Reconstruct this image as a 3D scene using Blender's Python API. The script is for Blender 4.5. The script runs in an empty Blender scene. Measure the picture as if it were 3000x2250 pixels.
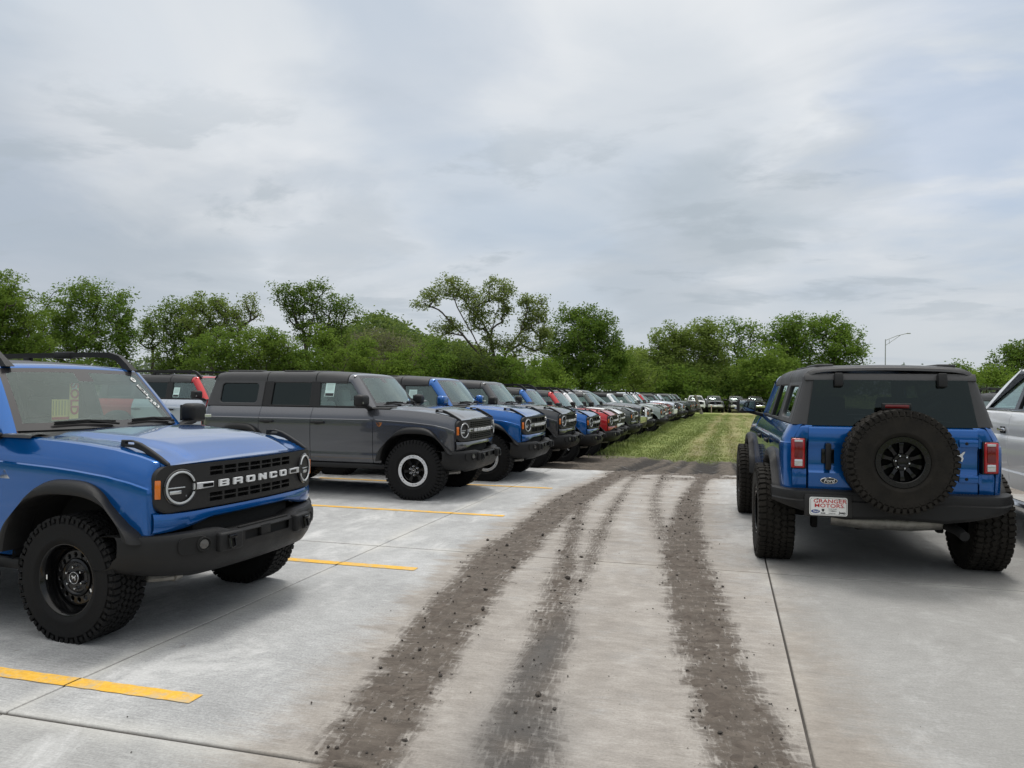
import bpy, bmesh, math, random
import numpy as np
from mathutils import Matrix, Vector, Euler
R = math.radians
SC = bpy.context.scene
COL = SC.collection
PI = math.pi

# ------------------------------------------------------------------ camera, sky, sun, exposure
CAM_H, YAW, PITCH, ROLL, FPX = 1.60, R(15.551), R(0.394), R(0.5757), 2246.8
def cam_axes():
    cy, sy, cp, sp = math.cos(YAW), math.sin(YAW), math.cos(PITCH), math.sin(PITCH)
    fw = Vector((-sy * cp, cy * cp, sp)); rt = Vector((cy, sy, 0)); up = rt.cross(fw)
    return fw, rt * math.cos(ROLL) + up * math.sin(ROLL), up * math.cos(ROLL) - rt * math.sin(ROLL)
FW, RT, UP = cam_axes()
cam = bpy.data.cameras.new('camera'); camo = bpy.data.objects.new('camera', cam); COL.objects.link(camo)
cam.sensor_width = 36; cam.lens = FPX / 3000 * 36; cam.clip_start = 0.05; cam.clip_end = 5000
m = Matrix((RT, UP, -FW)).transposed().to_4x4(); m.translation = Vector((0, 0, CAM_H)); camo.matrix_world = m
SC.camera = camo
SUN_EL, SUN_AZ = R(73), R(0)      # azimuth measured from +Y towards +X
sun = bpy.data.lights.new('sun', 'SUN'); sun.energy = 1.5; sun.angle = R(14); sun.color = (1, .97, .92)
suno = bpy.data.objects.new('sun', sun); COL.objects.link(suno)
sd = Vector((math.sin(SUN_AZ) * math.cos(SUN_EL), math.cos(SUN_AZ) * math.cos(SUN_EL), math.sin(SUN_EL)))
suno.rotation_euler = sd.to_track_quat('Z', 'Y').to_euler(); suno.location = (0, 0, 40)
SC.view_settings.view_transform = 'Standard'; SC.view_settings.look = 'None'
SC.view_settings.exposure = 0.0; SC.view_settings.gamma = 1
SC.cycles.use_denoising = True; SC.cycles.max_bounces = 8; SC.cycles.transparent_max_bounces = 16
SC.cycles.caustics_reflective = False; SC.cycles.caustics_refractive = False

class NT:
    """tiny node helper"""
    def __init__(s, nt): s.nt = nt; s.n = nt.nodes; s.l = nt.links
    def new(s, t, **k):
        n = s.n.new(t)
        for a, b in k.items(): setattr(n, a, b)
        return n
    def set(s, n, i, v):
        if v is None: return
        if isinstance(v, bpy.types.NodeSocket): s.l.new(v, n.inputs[i])
        else: n.inputs[i].default_value = v
    def math(s, op, a, b=None, c=None, clamp=False):
        n = s.new('ShaderNodeMath', operation=op, use_clamp=clamp)
        for i, v in enumerate((a, b, c)): s.set(n, i, v)
        return n.outputs[0]
    def vmath(s, op, a, b=None, out=0):
        n = s.new('ShaderNodeVectorMath', operation=op); s.set(n, 0, a)
        if b is not None: s.set(n, 1, b)
        return n.outputs[out]
    def noise(s, vec, scale, detail=4, rough=.5, dist=0, col=False):
        n = s.new('ShaderNodeTexNoise')
        s.set(n, 'Vector', vec); n.inputs['Scale'].default_value = scale; n.inputs['Detail'].default_value = detail
        n.inputs['Roughness'].default_value = rough; n.inputs['Distortion'].default_value = dist
        return n.outputs[1 if col else 0]
    def ramp(s, fac, stops, interp='LINEAR'):
        n = s.new('ShaderNodeValToRGB'); s.set(n, 0, fac); cr = n.color_ramp; cr.interpolation = interp
        while len(cr.elements) < len(stops): cr.elements.new(.5)
        for e, (p, c) in zip(cr.elements, stops):
            e.position = p; e.color = (c, c, c, 1) if isinstance(c, (int, float)) else (*c, 1)
        return n.outputs[0]
    def mix(s, f, a, b, mode='MIX'):
        n = s.new('ShaderNodeMix', data_type='RGBA', blend_type=mode)
        s.set(n, 0, f); s.set(n, 6, a if isinstance(a, bpy.types.NodeSocket) else (*a, 1)); s.set(n, 7, b if isinstance(b, bpy.types.NodeSocket) else (*b, 1))
        return n.outputs[2]
    def mapr(s, v, a, b, c=0, d=1, smooth=True):
        n = s.new('ShaderNodeMapRange', interpolation_type='SMOOTHSTEP' if smooth else 'LINEAR')
        s.set(n, 0, v)
        for i, x in enumerate((a, b, c, d)): n.inputs[i + 1].default_value = x
        return n.outputs[0]
    def scale(s, vec, xyz):
        n = s.new('ShaderNodeMapping'); s.l.new(vec, n.inputs[0]); n.inputs['Scale'].default_value = xyz
        return n.outputs[0]

def make_world():
    w = bpy.data.worlds.new('World'); SC.world = w; w.use_nodes = True
    t = NT(w.node_tree); t.n.clear()
    sky = t.new('ShaderNodeTexSky', sky_type='NISHITA', sun_disc=False, sun_elevation=SUN_EL, sun_rotation=SUN_AZ)
    d = t.new('ShaderNodeTexCoord').outputs['Generated']
    sep = t.new('ShaderNodeSeparateXYZ'); t.l.new(d, sep.inputs[0]); z = sep.outputs[2]
    zc = t.math('MAXIMUM', z, 0.0)
    k = t.math('DIVIDE', 1.0, t.math('ADD', zc, .16))
    cb = t.new('ShaderNodeCombineXYZ')
    t.l.new(t.math('MULTIPLY', sep.outputs[0], k), cb.inputs[0]); t.l.new(t.math('MULTIPLY', sep.outputs[1], k), cb.inputs[1])
    p = t.vmath('ADD', cb.outputs[0], WORLD_SHIFT)
    big = t.noise(p, .95, 6, .52, .6)
    base = t.ramp(big, [(.30, (5.0, 5.85, 6.9)), (.42, (5.75, 6.45, 7.3)), (.53, (6.55, 7.05, 7.65)), (.66, (7.9, 8.15, 8.5))])
    warp = t.noise(p, 1.7, 5, .6, .4, col=True)
    dw = t.vmath('NORMALIZE', t.vmath('ADD', d, t.vmath('SCALE', t.vmath('SUBTRACT', warp, (.5, .5, .5)))))
    dw.node.inputs[0].links[0].from_node.inputs[1].links[0].from_node.inputs['Scale'].default_value = .24
    def patch(dr, r0, r1):
        return t.mapr(t.vmath('DOT_PRODUCT', dw, tuple(Vector(dr).normalized()), out=1), math.cos(R(r1)), math.cos(R(r0)))
    hor = t.mapr(z, .0, .24)
    base = t.mix(hor, (5.9, 6.35, 6.75), base)
    for dr, r0, r1, c, f in SKY_PATCHES: base = t.mix(t.math('MULTIPLY', patch(dr, r0, r1), f * .78), base, c)
    base = t.mix(t.mapr(z, 0, .10, .75, 0), base, (6.1, 6.5, 6.8))
    lo = t.noise(t.vmath('ADD', t.scale(p, (1, 1.4, 1)), (7.3, 2.1, 0)), .9, 5, .55, .5)
    base = t.mix(t.math('MULTIPLY', t.mapr(lo, .52, .72), .38), base, (4.3, 5.0, 5.85))
    # small ragged grey puffs low in the sky
    pf = t.noise(t.vmath('ADD', t.scale(p, (.75, 1.1, 1)), (3.4, .4, 0)), 1.9, 8, .6, .25)
    band = t.math('MULTIPLY', t.mapr(z, .05, .12), t.mapr(z, .24, .40, 1, 0))
    puff = t.math('MULTIPLY', t.mapr(pf, .54, .63), band)
    base = t.mix(t.math('MULTIPLY', puff, .5), base, (4.15, 4.75, 5.3))
    # openings where the real sky shows
    gp = t.noise(t.vmath('ADD', t.scale(p, (.8, 1.3, 1)), (1.7, 5.2, 0)), 1.2, 6, .55, .6)
    gapm = t.math('ADD', t.mapr(gp, .60, .74, 0, .2), t.math('MULTIPLY', patch(BLUE_PATCH, 1, 11), t.mapr(gp, .38, .56)), clamp=True)
    skyc = t.mix(.6, sky.outputs[0], (3.6, 5.1, 7.6))
    col = t.mix(t.math('MULTIPLY', gapm, .42), base, skyc)
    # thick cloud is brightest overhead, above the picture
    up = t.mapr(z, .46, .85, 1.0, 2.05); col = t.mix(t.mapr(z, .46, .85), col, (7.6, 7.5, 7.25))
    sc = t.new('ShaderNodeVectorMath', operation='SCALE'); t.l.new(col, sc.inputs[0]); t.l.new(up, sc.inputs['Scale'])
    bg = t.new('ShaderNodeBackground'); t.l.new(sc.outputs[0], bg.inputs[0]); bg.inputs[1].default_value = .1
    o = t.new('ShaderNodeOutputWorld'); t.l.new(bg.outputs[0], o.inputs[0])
WORLD_SHIFT = (2.2, 4.1, 0)
SKY_PATCHES = [((-0.728, 0.657, 0.195), 3, 13, (4.2, 4.75, 5.5), 0.8), ((-0.633, 0.757, 0.165), 2, 9, (4.4, 5.0, 5.6), 0.7), ((-0.582, 0.737, 0.343), 2, 12, (7.9, 8.15, 8.4), 0.7), ((-0.129, 0.906, 0.403), 3, 13, (8.6, 8.75, 8.9), 0.85), ((0.089, 0.919, 0.385), 2, 11, (8.5, 8.7, 8.9), 0.7), ((-0.094, 0.952, 0.293), 3, 11, (5.2, 5.9, 6.7), 0.6), ((-0.353, 0.834, 0.424), 3, 10, (5.3, 5.95, 6.9), 0.55), ((0.005, 0.976, 0.219), 1, 6, (4.5, 5.1, 5.6), 0.7), ((0.129, 0.956, 0.262), 0.5, 5, (4.6, 5.15, 5.7), 0.6), ((-0.067, 0.986, 0.155), 1, 6.5, (4.6, 5.15, 5.7), 0.7), ((-0.457, 0.867, 0.195), 0.5, 5, (4.8, 5.35, 5.9), 0.6)]
BLUE_PATCH = (0.272, 0.915, 0.299)
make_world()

# ------------------------------------------------------------------ mesh helpers
class MB:
    def __init__(s): s.v = []; s.f = []; s.m = []
    def add(s, vf, m=0, M=None):
        v, f = vf; o = len(s.v)
        if M is not None: v = [tuple(M @ Vector(p)) for p in v]
        s.v += [tuple(p) for p in v]; s.f += [tuple(i + o for i in q) for q in f]
        s.m += [m] * len(f) if isinstance(m, int) else list(m)
        return s
    def warp(s, fn): s.v = [fn(*p) for p in s.v]; return s
    def mirror(s):
        o = MB(); o.v = [(x, -y, z) for x, y, z in s.v]; o.f = [tuple(reversed(q)) for q in s.f]; o.m = list(s.m); return o
    def join(s, o): return s.add((o.v, o.f), o.m)
def mesh(name, mb, mats, sharp=35, smooth=True):
    me = bpy.data.meshes.new(name); me.from_pydata(mb.v, [], mb.f)
    for a in mats if isinstance(mats, (list, tuple)) else [mats]: me.materials.append(a)
    if any(mb.m): me.polygons.foreach_set('material_index', mb.m)
    if smooth:
        me.polygons.foreach_set('use_smooth', [True] * len(mb.f)); me.set_sharp_from_angle(angle=R(sharp))
    me.update(); return me
def link(name, me, parent=None, loc=None, rot=None):
    o = bpy.data.objects.new(name, me); COL.objects.link(o)
    if parent: o.parent = parent
    if loc is not None: o.location = loc
    if rot is not None: o.rotation_euler = rot
    return o
def tag(o, label=None, cat=None, group=None, kind=None):
    for k, v in (('label', label), ('category', cat), ('group', group), ('kind', kind)):
        if v: o[k] = v
    return o
def T(x=0, y=0, z=0, rx=0, ry=0, rz=0): return Matrix.Translation((x, y, z)) @ Euler((rx, ry, rz)).to_matrix().to_4x4()
_bb = {}
def bbox(sx, sy, sz, r=.01, seg=2):
    k = (round(sx, 4), round(sy, 4), round(sz, 4), round(r, 4), seg)
    if k not in _bb:
        bm = bmesh.new(); bmesh.ops.create_cube(bm, size=1); bmesh.ops.scale(bm, vec=(sx, sy, sz), verts=bm.verts)
        if r > 0: bmesh.ops.bevel(bm, geom=bm.edges[:], offset=min(r, .49 * min(sx, sy, sz)), segments=seg, affect='EDGES', profile=.5)
        bm.verts.index_update(); _bb[k] = ([tuple(v.co) for v in bm.verts], [tuple(v.index for v in f.verts) for f in bm.faces]); bm.free()
    return _bb[k]
def grid(P, skip=None, flip=False, close=False):
    nu, nv = len(P), len(P[0]); v = [p for row in P for p in row]; f = []
    for i in range(nu if close else nu - 1):
        for j in range(nv - 1):
            if skip and skip(i, j): continue
            i2 = (i + 1) % nu
            q = (i * nv + j, i2 * nv + j, i2 * nv + j + 1, i * nv + j + 1)
            f.append(q[::-1] if flip else q)
    return v, f
def lathe(prof, n=48, axis='y'):
    """prof: (radius, height); height along axis"""
    P = []
    for i in range(n):
        a = 2 * PI * i / n; c, s = math.cos(a), math.sin(a)
        P.append([(r * c, h, r * s) if axis == 'y' else ((r * c, r * s, h) if axis == 'z' else (h, r * c, r * s)) for r, h in prof])
    return grid(P, close=True, flip=axis == 'y' or axis == 'y')
def tube(pts, rad, n=10, cap=True):
    pts = [Vector(p) for p in pts]; rads = rad if isinstance(rad, (list, tuple)) else [rad] * len(pts)
    v, f = [], []; ref = None
    for i, p in enumerate(pts):
        d = (pts[min(i + 1, len(pts) - 1)] - pts[max(i - 1, 0)]).normalized()
        if ref is None: ref = d.orthogonal().normalized()
        ref = (ref - d * ref.dot(d)).normalized() if (ref - d * ref.dot(d)).length > 1e-5 else d.orthogonal().normalized()
        b = d.cross(ref)
        for k in range(n):
            a = 2 * PI * k / n; v.append(tuple(p + (ref * math.cos(a) + b * math.sin(a)) * rads[i]))
    for i in range(len(pts) - 1):
        for k in range(n):
            k2 = (k + 1) % n; f.append((i * n + k, i * n + k2, (i + 1) * n + k2, (i + 1) * n + k))
    if cap: f.append(tuple(range(n - 1, -1, -1))); f.append(tuple((len(pts) - 1) * n + k for k in range(n)))
    return v, f
def torus(Rr, r, n=32, k=10):
    return grid([[((Rr + r * math.cos(b)) * math.cos(a), r * math.sin(b), (Rr + r * math.cos(b)) * math.sin(a)) for b in [2 * PI * j / k for j in range(k + 1)]] for a in [2 * PI * i / n for i in range(n)]], close=True)
def mesh_data(ob):
    me = bpy.data.meshes.new_from_object(ob)
    r = ([tuple(v.co) for v in me.vertices], [tuple(p.vertices) for p in me.polygons]); bpy.data.meshes.remove(me); return r
def shape(loops, depth=.01, bevel=0, seg=1):
    """filled 2-D outline with holes, extruded +-depth along z"""
    cu = bpy.data.curves.new('shape', 'CURVE'); cu.dimensions = '2D'; cu.fill_mode = 'BOTH'; cu.extrude = max(depth - bevel, 0); cu.bevel_depth = bevel; cu.bevel_resolution = seg - 1
    if bevel: cu.offset = -bevel
    for L in loops:
        sp = cu.splines.new('POLY'); sp.points.add(len(L) - 1); sp.use_cyclic_u = True
        for q, (x, y) in zip(sp.points, L): q.co = (x, y, 0, 1)
    ob = bpy.data.objects.new('shape', cu); r = mesh_data(ob); bpy.data.objects.remove(ob); bpy.data.curves.remove(cu); return r
def text(s, size=.1, depth=.002, bold=0, align='CENTER', space=1.0, shear=0):
    cu = bpy.data.curves.new('text', 'FONT'); cu.body = s; cu.size = size; cu.extrude = depth; cu.offset = bold; cu.align_x = align; cu.align_y = 'CENTER'; cu.space_character = space; cu.shear = shear; cu.resolution_u = 3
    ob = bpy.data.objects.new('text', cu); r = mesh_data(ob); bpy.data.objects.remove(ob); bpy.data.curves.remove(cu); return r
def rrect(cx, cy, w, h, r, n=5):
    o = []
    for sx, sy, a0 in ((1, 1, 0), (-1, 1, 90), (-1, -1, 180), (1, -1, 270)):
        for k in range(n + 1):
            a = R(a0 + 90 * k / n); o.append((cx + sx * (w / 2 - r) + r * math.cos(a), cy + sy * (h / 2 - r) + r * math.sin(a)))
    return o
def circ(cx, cy, r, n=24): return [(cx + r * math.cos(2 * PI * k / n), cy + r * math.sin(2 * PI * k / n)) for k in range(n)]
def lerp(a, b, t): return a + (b - a) * t
def pl(x, pts):
    """piecewise linear through (x, y) points sorted by x"""
    return float(np.interp(x, [p[0] for p in pts], [p[1] for p in pts]))
def fr(a, b, n): return [a + (b - a) * i / (n - 1) for i in range(n)]

# ------------------------------------------------------------------ materials
def mat(name, base=(.5, .5, .5), rough=.5, metal=0, coat=0, spec=.5, bump=None, trans=0, var=None, emit=None):
    """bump = (scale, strength); var = (scale, amount): uneven colour, as on real worn surfaces"""
    m = bpy.data.materials.new(name); m.use_nodes = True; t = NT(m.node_tree); b = t.n['Principled BSDF']
    b.inputs['Base Color'].default_value = (*base, 1); b.inputs['Roughness'].default_value = rough; b.inputs['Metallic'].default_value = metal
    b.inputs['Coat Weight'].default_value = coat; b.inputs['Coat Roughness'].default_value = .03; b.inputs['Specular IOR Level'].default_value = spec
    b.inputs['Transmission Weight'].default_value = trans
    oc = t.new('ShaderNodeTexCoord').outputs['Object']
    if var:
        n = t.noise(oc, var[0], 5, .6)
        c = t.mix(t.mapr(n, .3, .7), tuple(x * (1 - var[1]) for x in base), tuple(min(1, x * (1 + var[1])) for x in base)); t.l.new(c, b.inputs['Base Color'])
        t.l.new(t.mapr(n, .3, .7, max(0, rough - .08), min(1, rough + .08)), b.inputs['Roughness'])
    if bump:
        bn = t.new('ShaderNodeBump'); bn.inputs['Strength'].default_value = bump[1]; bn.inputs['Distance'].default_value = .01
        t.l.new(t.noise(oc, bump[0], 3, .6), bn.inputs['Height']); t.l.new(bn.outputs[0], b.inputs['Normal'])
    return m
def paint(name, rgb, metal=.5, rough=.34):
    m = mat(name, rgb, rough, metal, 1.0, .18)
    t = NT(m.node_tree); b = t.n['Principled BSDF']; oc = t.new('ShaderNodeTexCoord').outputs['Object']
    fl = t.noise(oc, 900, 1, .5)
    c = t.mix(t.mapr(fl, .35, .7), tuple(x * .86 for x in rgb), tuple(min(1, x * 1.16) for x in rgb)); t.l.new(c, b.inputs['Base Color'])
    # orange peel in the clear coat, dust film in its roughness
    bn = t.new('ShaderNodeBump'); bn.inputs['Strength'].default_value = .010; bn.inputs['Distance'].default_value = .01
    t.l.new(t.noise(oc, 60, 2, .5), bn.inputs['Height']); t.l.new(bn.outputs[0], b.inputs['Coat Normal'])
    t.l.new(t.mapr(t.noise(oc, 3, 5, .6),   .35, .75, .008, .05), b.inputs['Coat Roughness'])
    return m
def glass(name, tint, ior=1.6, dust=.0):
    m = bpy.data.materials.new(name); m.use_nodes = True; t = NT(m.node_tree); t.n.clear()
    tr = t.new('ShaderNodeBsdfTransparent'); tr.inputs[0].default_value = (*tint, 1)
    gl = t.new('ShaderNodeBsdfGlossy'); gl.inputs['Roughness'].default_value = .0; gl.inputs[0].default_value = (.84, 1, .96, 1)
    fz = t.new('ShaderNodeFresnel'); t.l.new(t.mix(t.new('ShaderNodeNewGeometry').outputs['Backfacing'], (ior, ior, ior), (1 / ior, 1 / ior, 1 / ior)), fz.inputs[0])
    mx = t.new('ShaderNodeMixShader'); t.l.new(t.math('MULTIPLY', fz.outputs[0], 1.3, clamp=True), mx.inputs[0]); t.l.new(tr.outputs[0], mx.inputs[1]); t.l.new(gl.outputs[0], mx.inputs[2])
    last = mx.outputs[0]
    if dust:
        df = t.new('ShaderNodeBsdfDiffuse'); df.inputs[0].default_value = (.75, .78, .76, 1)
        m2 = t.new('ShaderNodeMixShader'); oc = t.new('ShaderNodeTexCoord').outputs['Object']
        t.l.new(t.mapr(t.noise(oc, 2.5, 5, .6), .3, .8, dust * .5, dust * 1.5), m2.inputs[0]); t.l.new(last, m2.inputs[1]); t.l.new(df.outputs[0], m2.inputs[2]); last = m2.outputs[0]
    o = t.new('ShaderNodeOutputMaterial'); t.l.new(last, o.inputs[0]); return m
X = {}
X['blue'] = paint('paint_blue', (.0003, .090, .335), .5, .18)
X['gray'] = paint('paint_gray', (.082, .086, .098), .65, .26)
X['dark'] = paint('paint_dark', (.030, .032, .036), .5)
X['red'] = paint('paint_red', (.42, .008, .014), .35)
X['white'] = paint('paint_white', (.78, .79, .80), .0, .4)
X['silver'] = paint('paint_silver', (.42, .46, .52), .75)
X['silver2'] = paint('paint_pale_silver', (.80, .82, .84), .1)
X['cactus'] = paint('paint_cactus', (.26, .30, .30), .0, .4)
X['olive'] = paint('paint_olive', (.055, .066, .058), .4)
X['green'] = paint('paint_green', (.018, .030, .022), .4)
X['black'] = paint('paint_black', (.010, .010, .011), .2)
X['plastic'] = mat('black_plastic', (.0125, .0125, .013), .50, spec=.3, bump=(420, .25), var=(4, .12))
X['trim'] = mat('grille_plastic', (.022, .0215, .0215), .45, spec=.3, bump=(300, .12))
X['gloss'] = mat('black_gloss', (.003, .003, .0035), .22, coat=.25, spec=.25)
X['dull'] = mat('dark_underside', (.006, .006, .006), .85)
X['top'] = mat('hardtop', (.054, .054, .056), .50, spec=.3, bump=(520, .22), var=(3, .08))
X['topblack'] = mat('soft_top', (.012, .012, .013), .75, bump=(300, .2))
X['rubber'] = mat('rubber', (.0075, .0075, .008), .75, spec=.22, bump=(90, .15), var=(9, .22))
X['rubber2'] = mat('dusty_rubber', (.017, .015, .0125), .8, spec=.2, bump=(90, .2), var=(6, .35))
X['chrome'] = mat('chrome', (.62, .63, .65), .12, 1)
X['alu'] = mat('machined_aluminium', (.66, .67, .69), .35, .5)
X['steel'] = mat('dull_steel', (.28, .27, .25), .45, .8, var=(20, .2))
X['letter'] = mat('white_letter', (.72, .73, .74), .35)
X['amber'] = mat('amber_lens', (.62, .15, .008), .18, coat=.8)
X['redlens'] = mat('red_lens', (.34, .004, .008), .18, coat=.4)
X['foglens'] = mat('fog_lens', (.10, .10, .10), .12, .4, coat=.9)
X['darkred'] = mat('dark_red_lens', (.13, .003, .005), .16, coat=.4)
X['clear'] = mat('clear_lens', (.55, .57, .58), .10, .5, coat=.9)
X['lampblack'] = mat('lamp_inside', (.010, .010, .011), .18, .3, coat=.7)
X['ledring'] = mat('lamp_ring', (.50, .52, .53), .22, .2, coat=.5)
X['glass'] = glass('window_glass', (.72, .80, .77), 1.6, .035)
X['shield'] = glass('windshield_glass', (.78, .88, .84), 1.64, .045)
X['shieldlow'] = glass('pickup_windshield_glass', (.60, .68, .66), 1.28, .02)
X['tint'] = glass('tinted_glass', (.035, .038, .040), 1.4)
X['frit'] = mat('glass_border', (.035, .033, .034), .2, coat=.3)
X['cabin'] = mat('cabin_trim', (.030, .031, .033), .7)
X['cover'] = mat('plastic_cover', (.55, .58, .58), .3, bump=(14, .9))
X['paper'] = mat('paper_mint', (.55, .74, .70), .6)
X['paperw'] = mat('paper_white', (.78, .78, .76), .6)
X['yellowp'] = mat('paper_yellow', (.80, .66, .22), .6)
X['redink'] = mat('red_ink', (.50, .03, .03), .5)
X['blackink'] = mat('black_ink', (.02, .02, .022), .5)
X['blueink'] = mat('blue_oval', (.012, .045, .22), .3, coat=.5)
X['orange'] = mat('orange_badge', (.55, .20, .05), .4, .3)
X['mirror'] = mat('mirror_glass', (.22, .25, .27), .04, 1)
# ------------------------------------------------------------------ the off-road SUV (front axle at x = 0, +x is forward, wheels on z = 0)
WB = 2.95
def zt(x): return pl(x, [(-.75, 1.312), (-.5, 1.300), (-.2, 1.286), (0, 1.272), (.26, 1.246), (.42, 1.213), (.52, 1.180), (.58, 1.155), (.63, 1.13)])
def xg(y): return .678 - .078 * (abs(y) / .8) ** 2.0
ARCH = [(-.035, .42, .535, .545, 2.6), (-WB, .42, .535, .545, 2.6)]
def arch_f(x, z, a):
    xc, zc, A, B, n = a
    return (abs(x - xc) / A) ** n + ((z - zc) / B) ** n if z > zc else (abs(x - xc) / A) ** n
SIDE = [(.84, .495), (.882, .508), (.902, .56), (.913, .625), (.908, .64), (.919, .70), (.926, .85), (.929, 1.0), (.929, 1.10), (.926, 1.135), (.916, 1.143), (.909, 1.175), (.892, 1.215), (.870, 1.255), (.853, 1.285), (.843, 1.302), (.826, 1.308)]
def dense(K, step=.05):
    o = [K[0]]
    for a, b in zip(K, K[1:]):
        n = max(1, int(math.hypot(b[0] - a[0], b[1] - a[1]) / step))
        o += [(lerp(a[0], b[0], k / n), lerp(a[1], b[1], k / n)) for k in range(1, n + 1)]
    return o
SIDED = dense(SIDE)
def side_row(x, front):
    d = zt(x) - 1.305 if front and x > -.70 else 0
    o = []
    px = 1 - .100 * max(0, (x - .2) / .43) ** 2 if x > .2 else 1
    for y, z in SIDED:
        w = min(1, max(0, (z - .64) / .46)); yy, zz = y * px, z + d * w
        if x < -3.48: t = min(1, (-3.48 - x) / .18); yy -= .085 * (1 - math.sqrt(max(0, 1 - t * t)))
        if front and z > 1.15: yy += .012 * (z - 1.15) / .15
        o.append((yy, zz))
    if front:
        y, z = o[-1]; o += [(y - .03, z + .004), (y - .055, z + .004), (y - .062, z - .02)]
    else: o += [(o[-1][0] - .03, o[-1][1])]
    return o
def side_panel(x0, x1, front=False, gap0=True, gap1=True, nose=False, tail=False):
    """body side between x0 > x1 (right half mirrored later); y > 0"""
    xs = fr(x0, x1, max(2, int((x0 - x1) / .033) + 1)); cols = []
    if gap0: cols += [(x0 - .001, -.03), (x0 - .001, -.005), (x0 - .005, 0)]; xs = xs[1:]
    if nose: cols += [(x0 + .020, -.080), (x0 + .027, -.052), (x0 + .023, -.024), (x0 + .012, -.007)]; 
    if gap1: xs = xs[:-1]
    cols += [(x, 0) for x in xs]
    if gap1: cols += [(x1 + .005, 0), (x1 + .001, -.005), (x1 + .001, -.03)]
    P = [[(x, y + dy, z) for y, z in side_row(x, front)] for x, dy in cols]
    ins = [[None] * len(P[0]) for _ in P]
    for i, row in enumerate(P):
        for j, p in enumerate(row):
            for a in ARCH:
                if arch_f(p[0], p[2], a) < 1: ins[i][j] = a
    def sk(i, j):
        p = P[i][j]
        return all(ins[a][b] for a in (i, i + 1) for b in (j, j + 1)) or ((p[0] > .40 or p[0] < -3.40) and P[i][j + 1][2] < .69)
    Q = [list(r) for r in P]
    for i, row in enumerate(P):
        for j, p in enumerate(row):
            a = ins[i][j]
            if a:
                xc, zc, A, B, n = a
                if p[2] > zc: s = arch_f(p[0], p[2], a) ** (-1 / n); Q[i][j] = (xc + (p[0] - xc) * s, p[1], zc + (p[2] - zc) * s)
                else: Q[i][j] = (xc + math.copysign(A, p[0] - xc), p[1], p[2])
    return grid(Q, skip=sk)
def arch_path(a, zf, zr, n=40):
    """points round a wheel arch, from front low end to rear low end: (x, z, nx, nz)"""
    xc, zc, A, B, e = a; o = []
    for z in fr(zf, zc, 5)[:-1] if zf < zc else []: o.append((xc + A, z))
    an = lambda z: 0 if z <= zc else math.asin(min(1, ((z - zc) / B) ** (e / 2)))
    for t in fr(an(zf), PI - an(zr), n):
        c, s = math.cos(t), math.sin(t); o.append((xc + A * math.copysign(abs(c) ** (2 / e), c), zc + B * abs(s) ** (2 / e)))
    for z in fr(zc, zr, 5)[1:] if zr < zc else []: o.append((xc - A, z))
    r = []
    for i, p in enumerate(o):
        q, w = o[max(0, i - 1)], o[min(len(o) - 1, i + 1)]; dx, dz = w[0] - q[0], w[1] - q[1]; l = math.hypot(dx, dz) or 1
        r.append((p[0], p[1], -dz / l, -dx / l))
    # outward normal: away from the arch centre
    return [(x, z, nx * (1 if nx * (x - xc) + nz * (z - zc) > 0 else -1), nz * (1 if nx * (x - xc) + nz * (z - zc) > 0 else -1)) for x, z, nx, nz in r]
def flare(a, zf, zr, out=1.0):
    prof = [(-.012, .80), (-.014, .955), (-.006, .983), (.012, .992), (.045, .990), (.066, .975), (.082, .942), (.086, .915), (.086, .88)]
    P = [[(x + nx * d, y * out if k not in (0, 8) else y, z + nz * d) for k, (d, y) in enumerate(prof)] for x, z, nx, nz in arch_path(a, zf, zr)]
    return grid(P, flip=True)
def well(a, zf=.45, zl=.45):
    P = []
    for x, z, nx, nz in arch_path(a, zf, zl): P.append([(x, y, z) for y in (.905, .80, .58)])
    mb = MB().add(grid(P))
    n = len(P); mb.v.append((a[0], .58, zl)); c = len(mb.v) - 1
    for i in range(n - 1): mb.f.append((i * 3 + 2, (i + 1) * 3 + 2, c)); mb.m.append(0)
    return mb
def yg(z): return .840 - (z - 1.305) * (.840 - .728) / (1.70 - 1.305)
ROOFS = [(.733, 1.685), (.728, 1.72), (.721, 1.755), (.706, 1.79), (.680, 1.818), (.635, 1.838), (.55, 1.85), (.42, 1.857), (.2, 1.863), (0, 1.865)]
def roof_row(x):
    dz = -.035 * max(0, (x + 1.9) / .7) ** 2 if x > -1.9 else 0
    if x < -3.3: dz -= .03 * ((-3.3 - x) / .25) ** 2
    r = [(x, y, z + dz * min(1, (z - 1.68) / .1)) for y, z in ROOFS]
    return r + [(px, -py, pz) for px, py, pz in r[-2::-1]]
def WS(s, t):
    """windshield: s in -1..1 across (left +), t in 0..1 upwards"""
    xl, yl, zl = -.635 - .105 * s * s, .752 * s, 1.335
    xh, yh, zh = -1.035 - .05 * s * s, .640 * s, 1.792 - .012 * s * s
    b = .006 * math.sin(PI * t); return (lerp(xl, xh, t) + b, lerp(yl, yh, t), lerp(zl, zh, t) + b * .6)
def window_map(off=0): return lambda x, z, w: (x, yg(z) + w + off, z)
def side_glass_panel(loops, depth, off, bevel=0):
    mb = MB().add(shape(loops, depth, bevel)); mb.warp(window_map(off)); mb.f = [tuple(reversed(q)) for q in mb.f]; return mb
WF = [(-.83, 1.335), (-1.63, 1.335), (-1.67, 1.69), (-1.14, 1.69)]
WR = [(-1.80, 1.335), (-2.47, 1.335), (-2.47, 1.69), (-1.82, 1.69)]
def both(mb): return MB().join(mb).join(mb.mirror())

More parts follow.
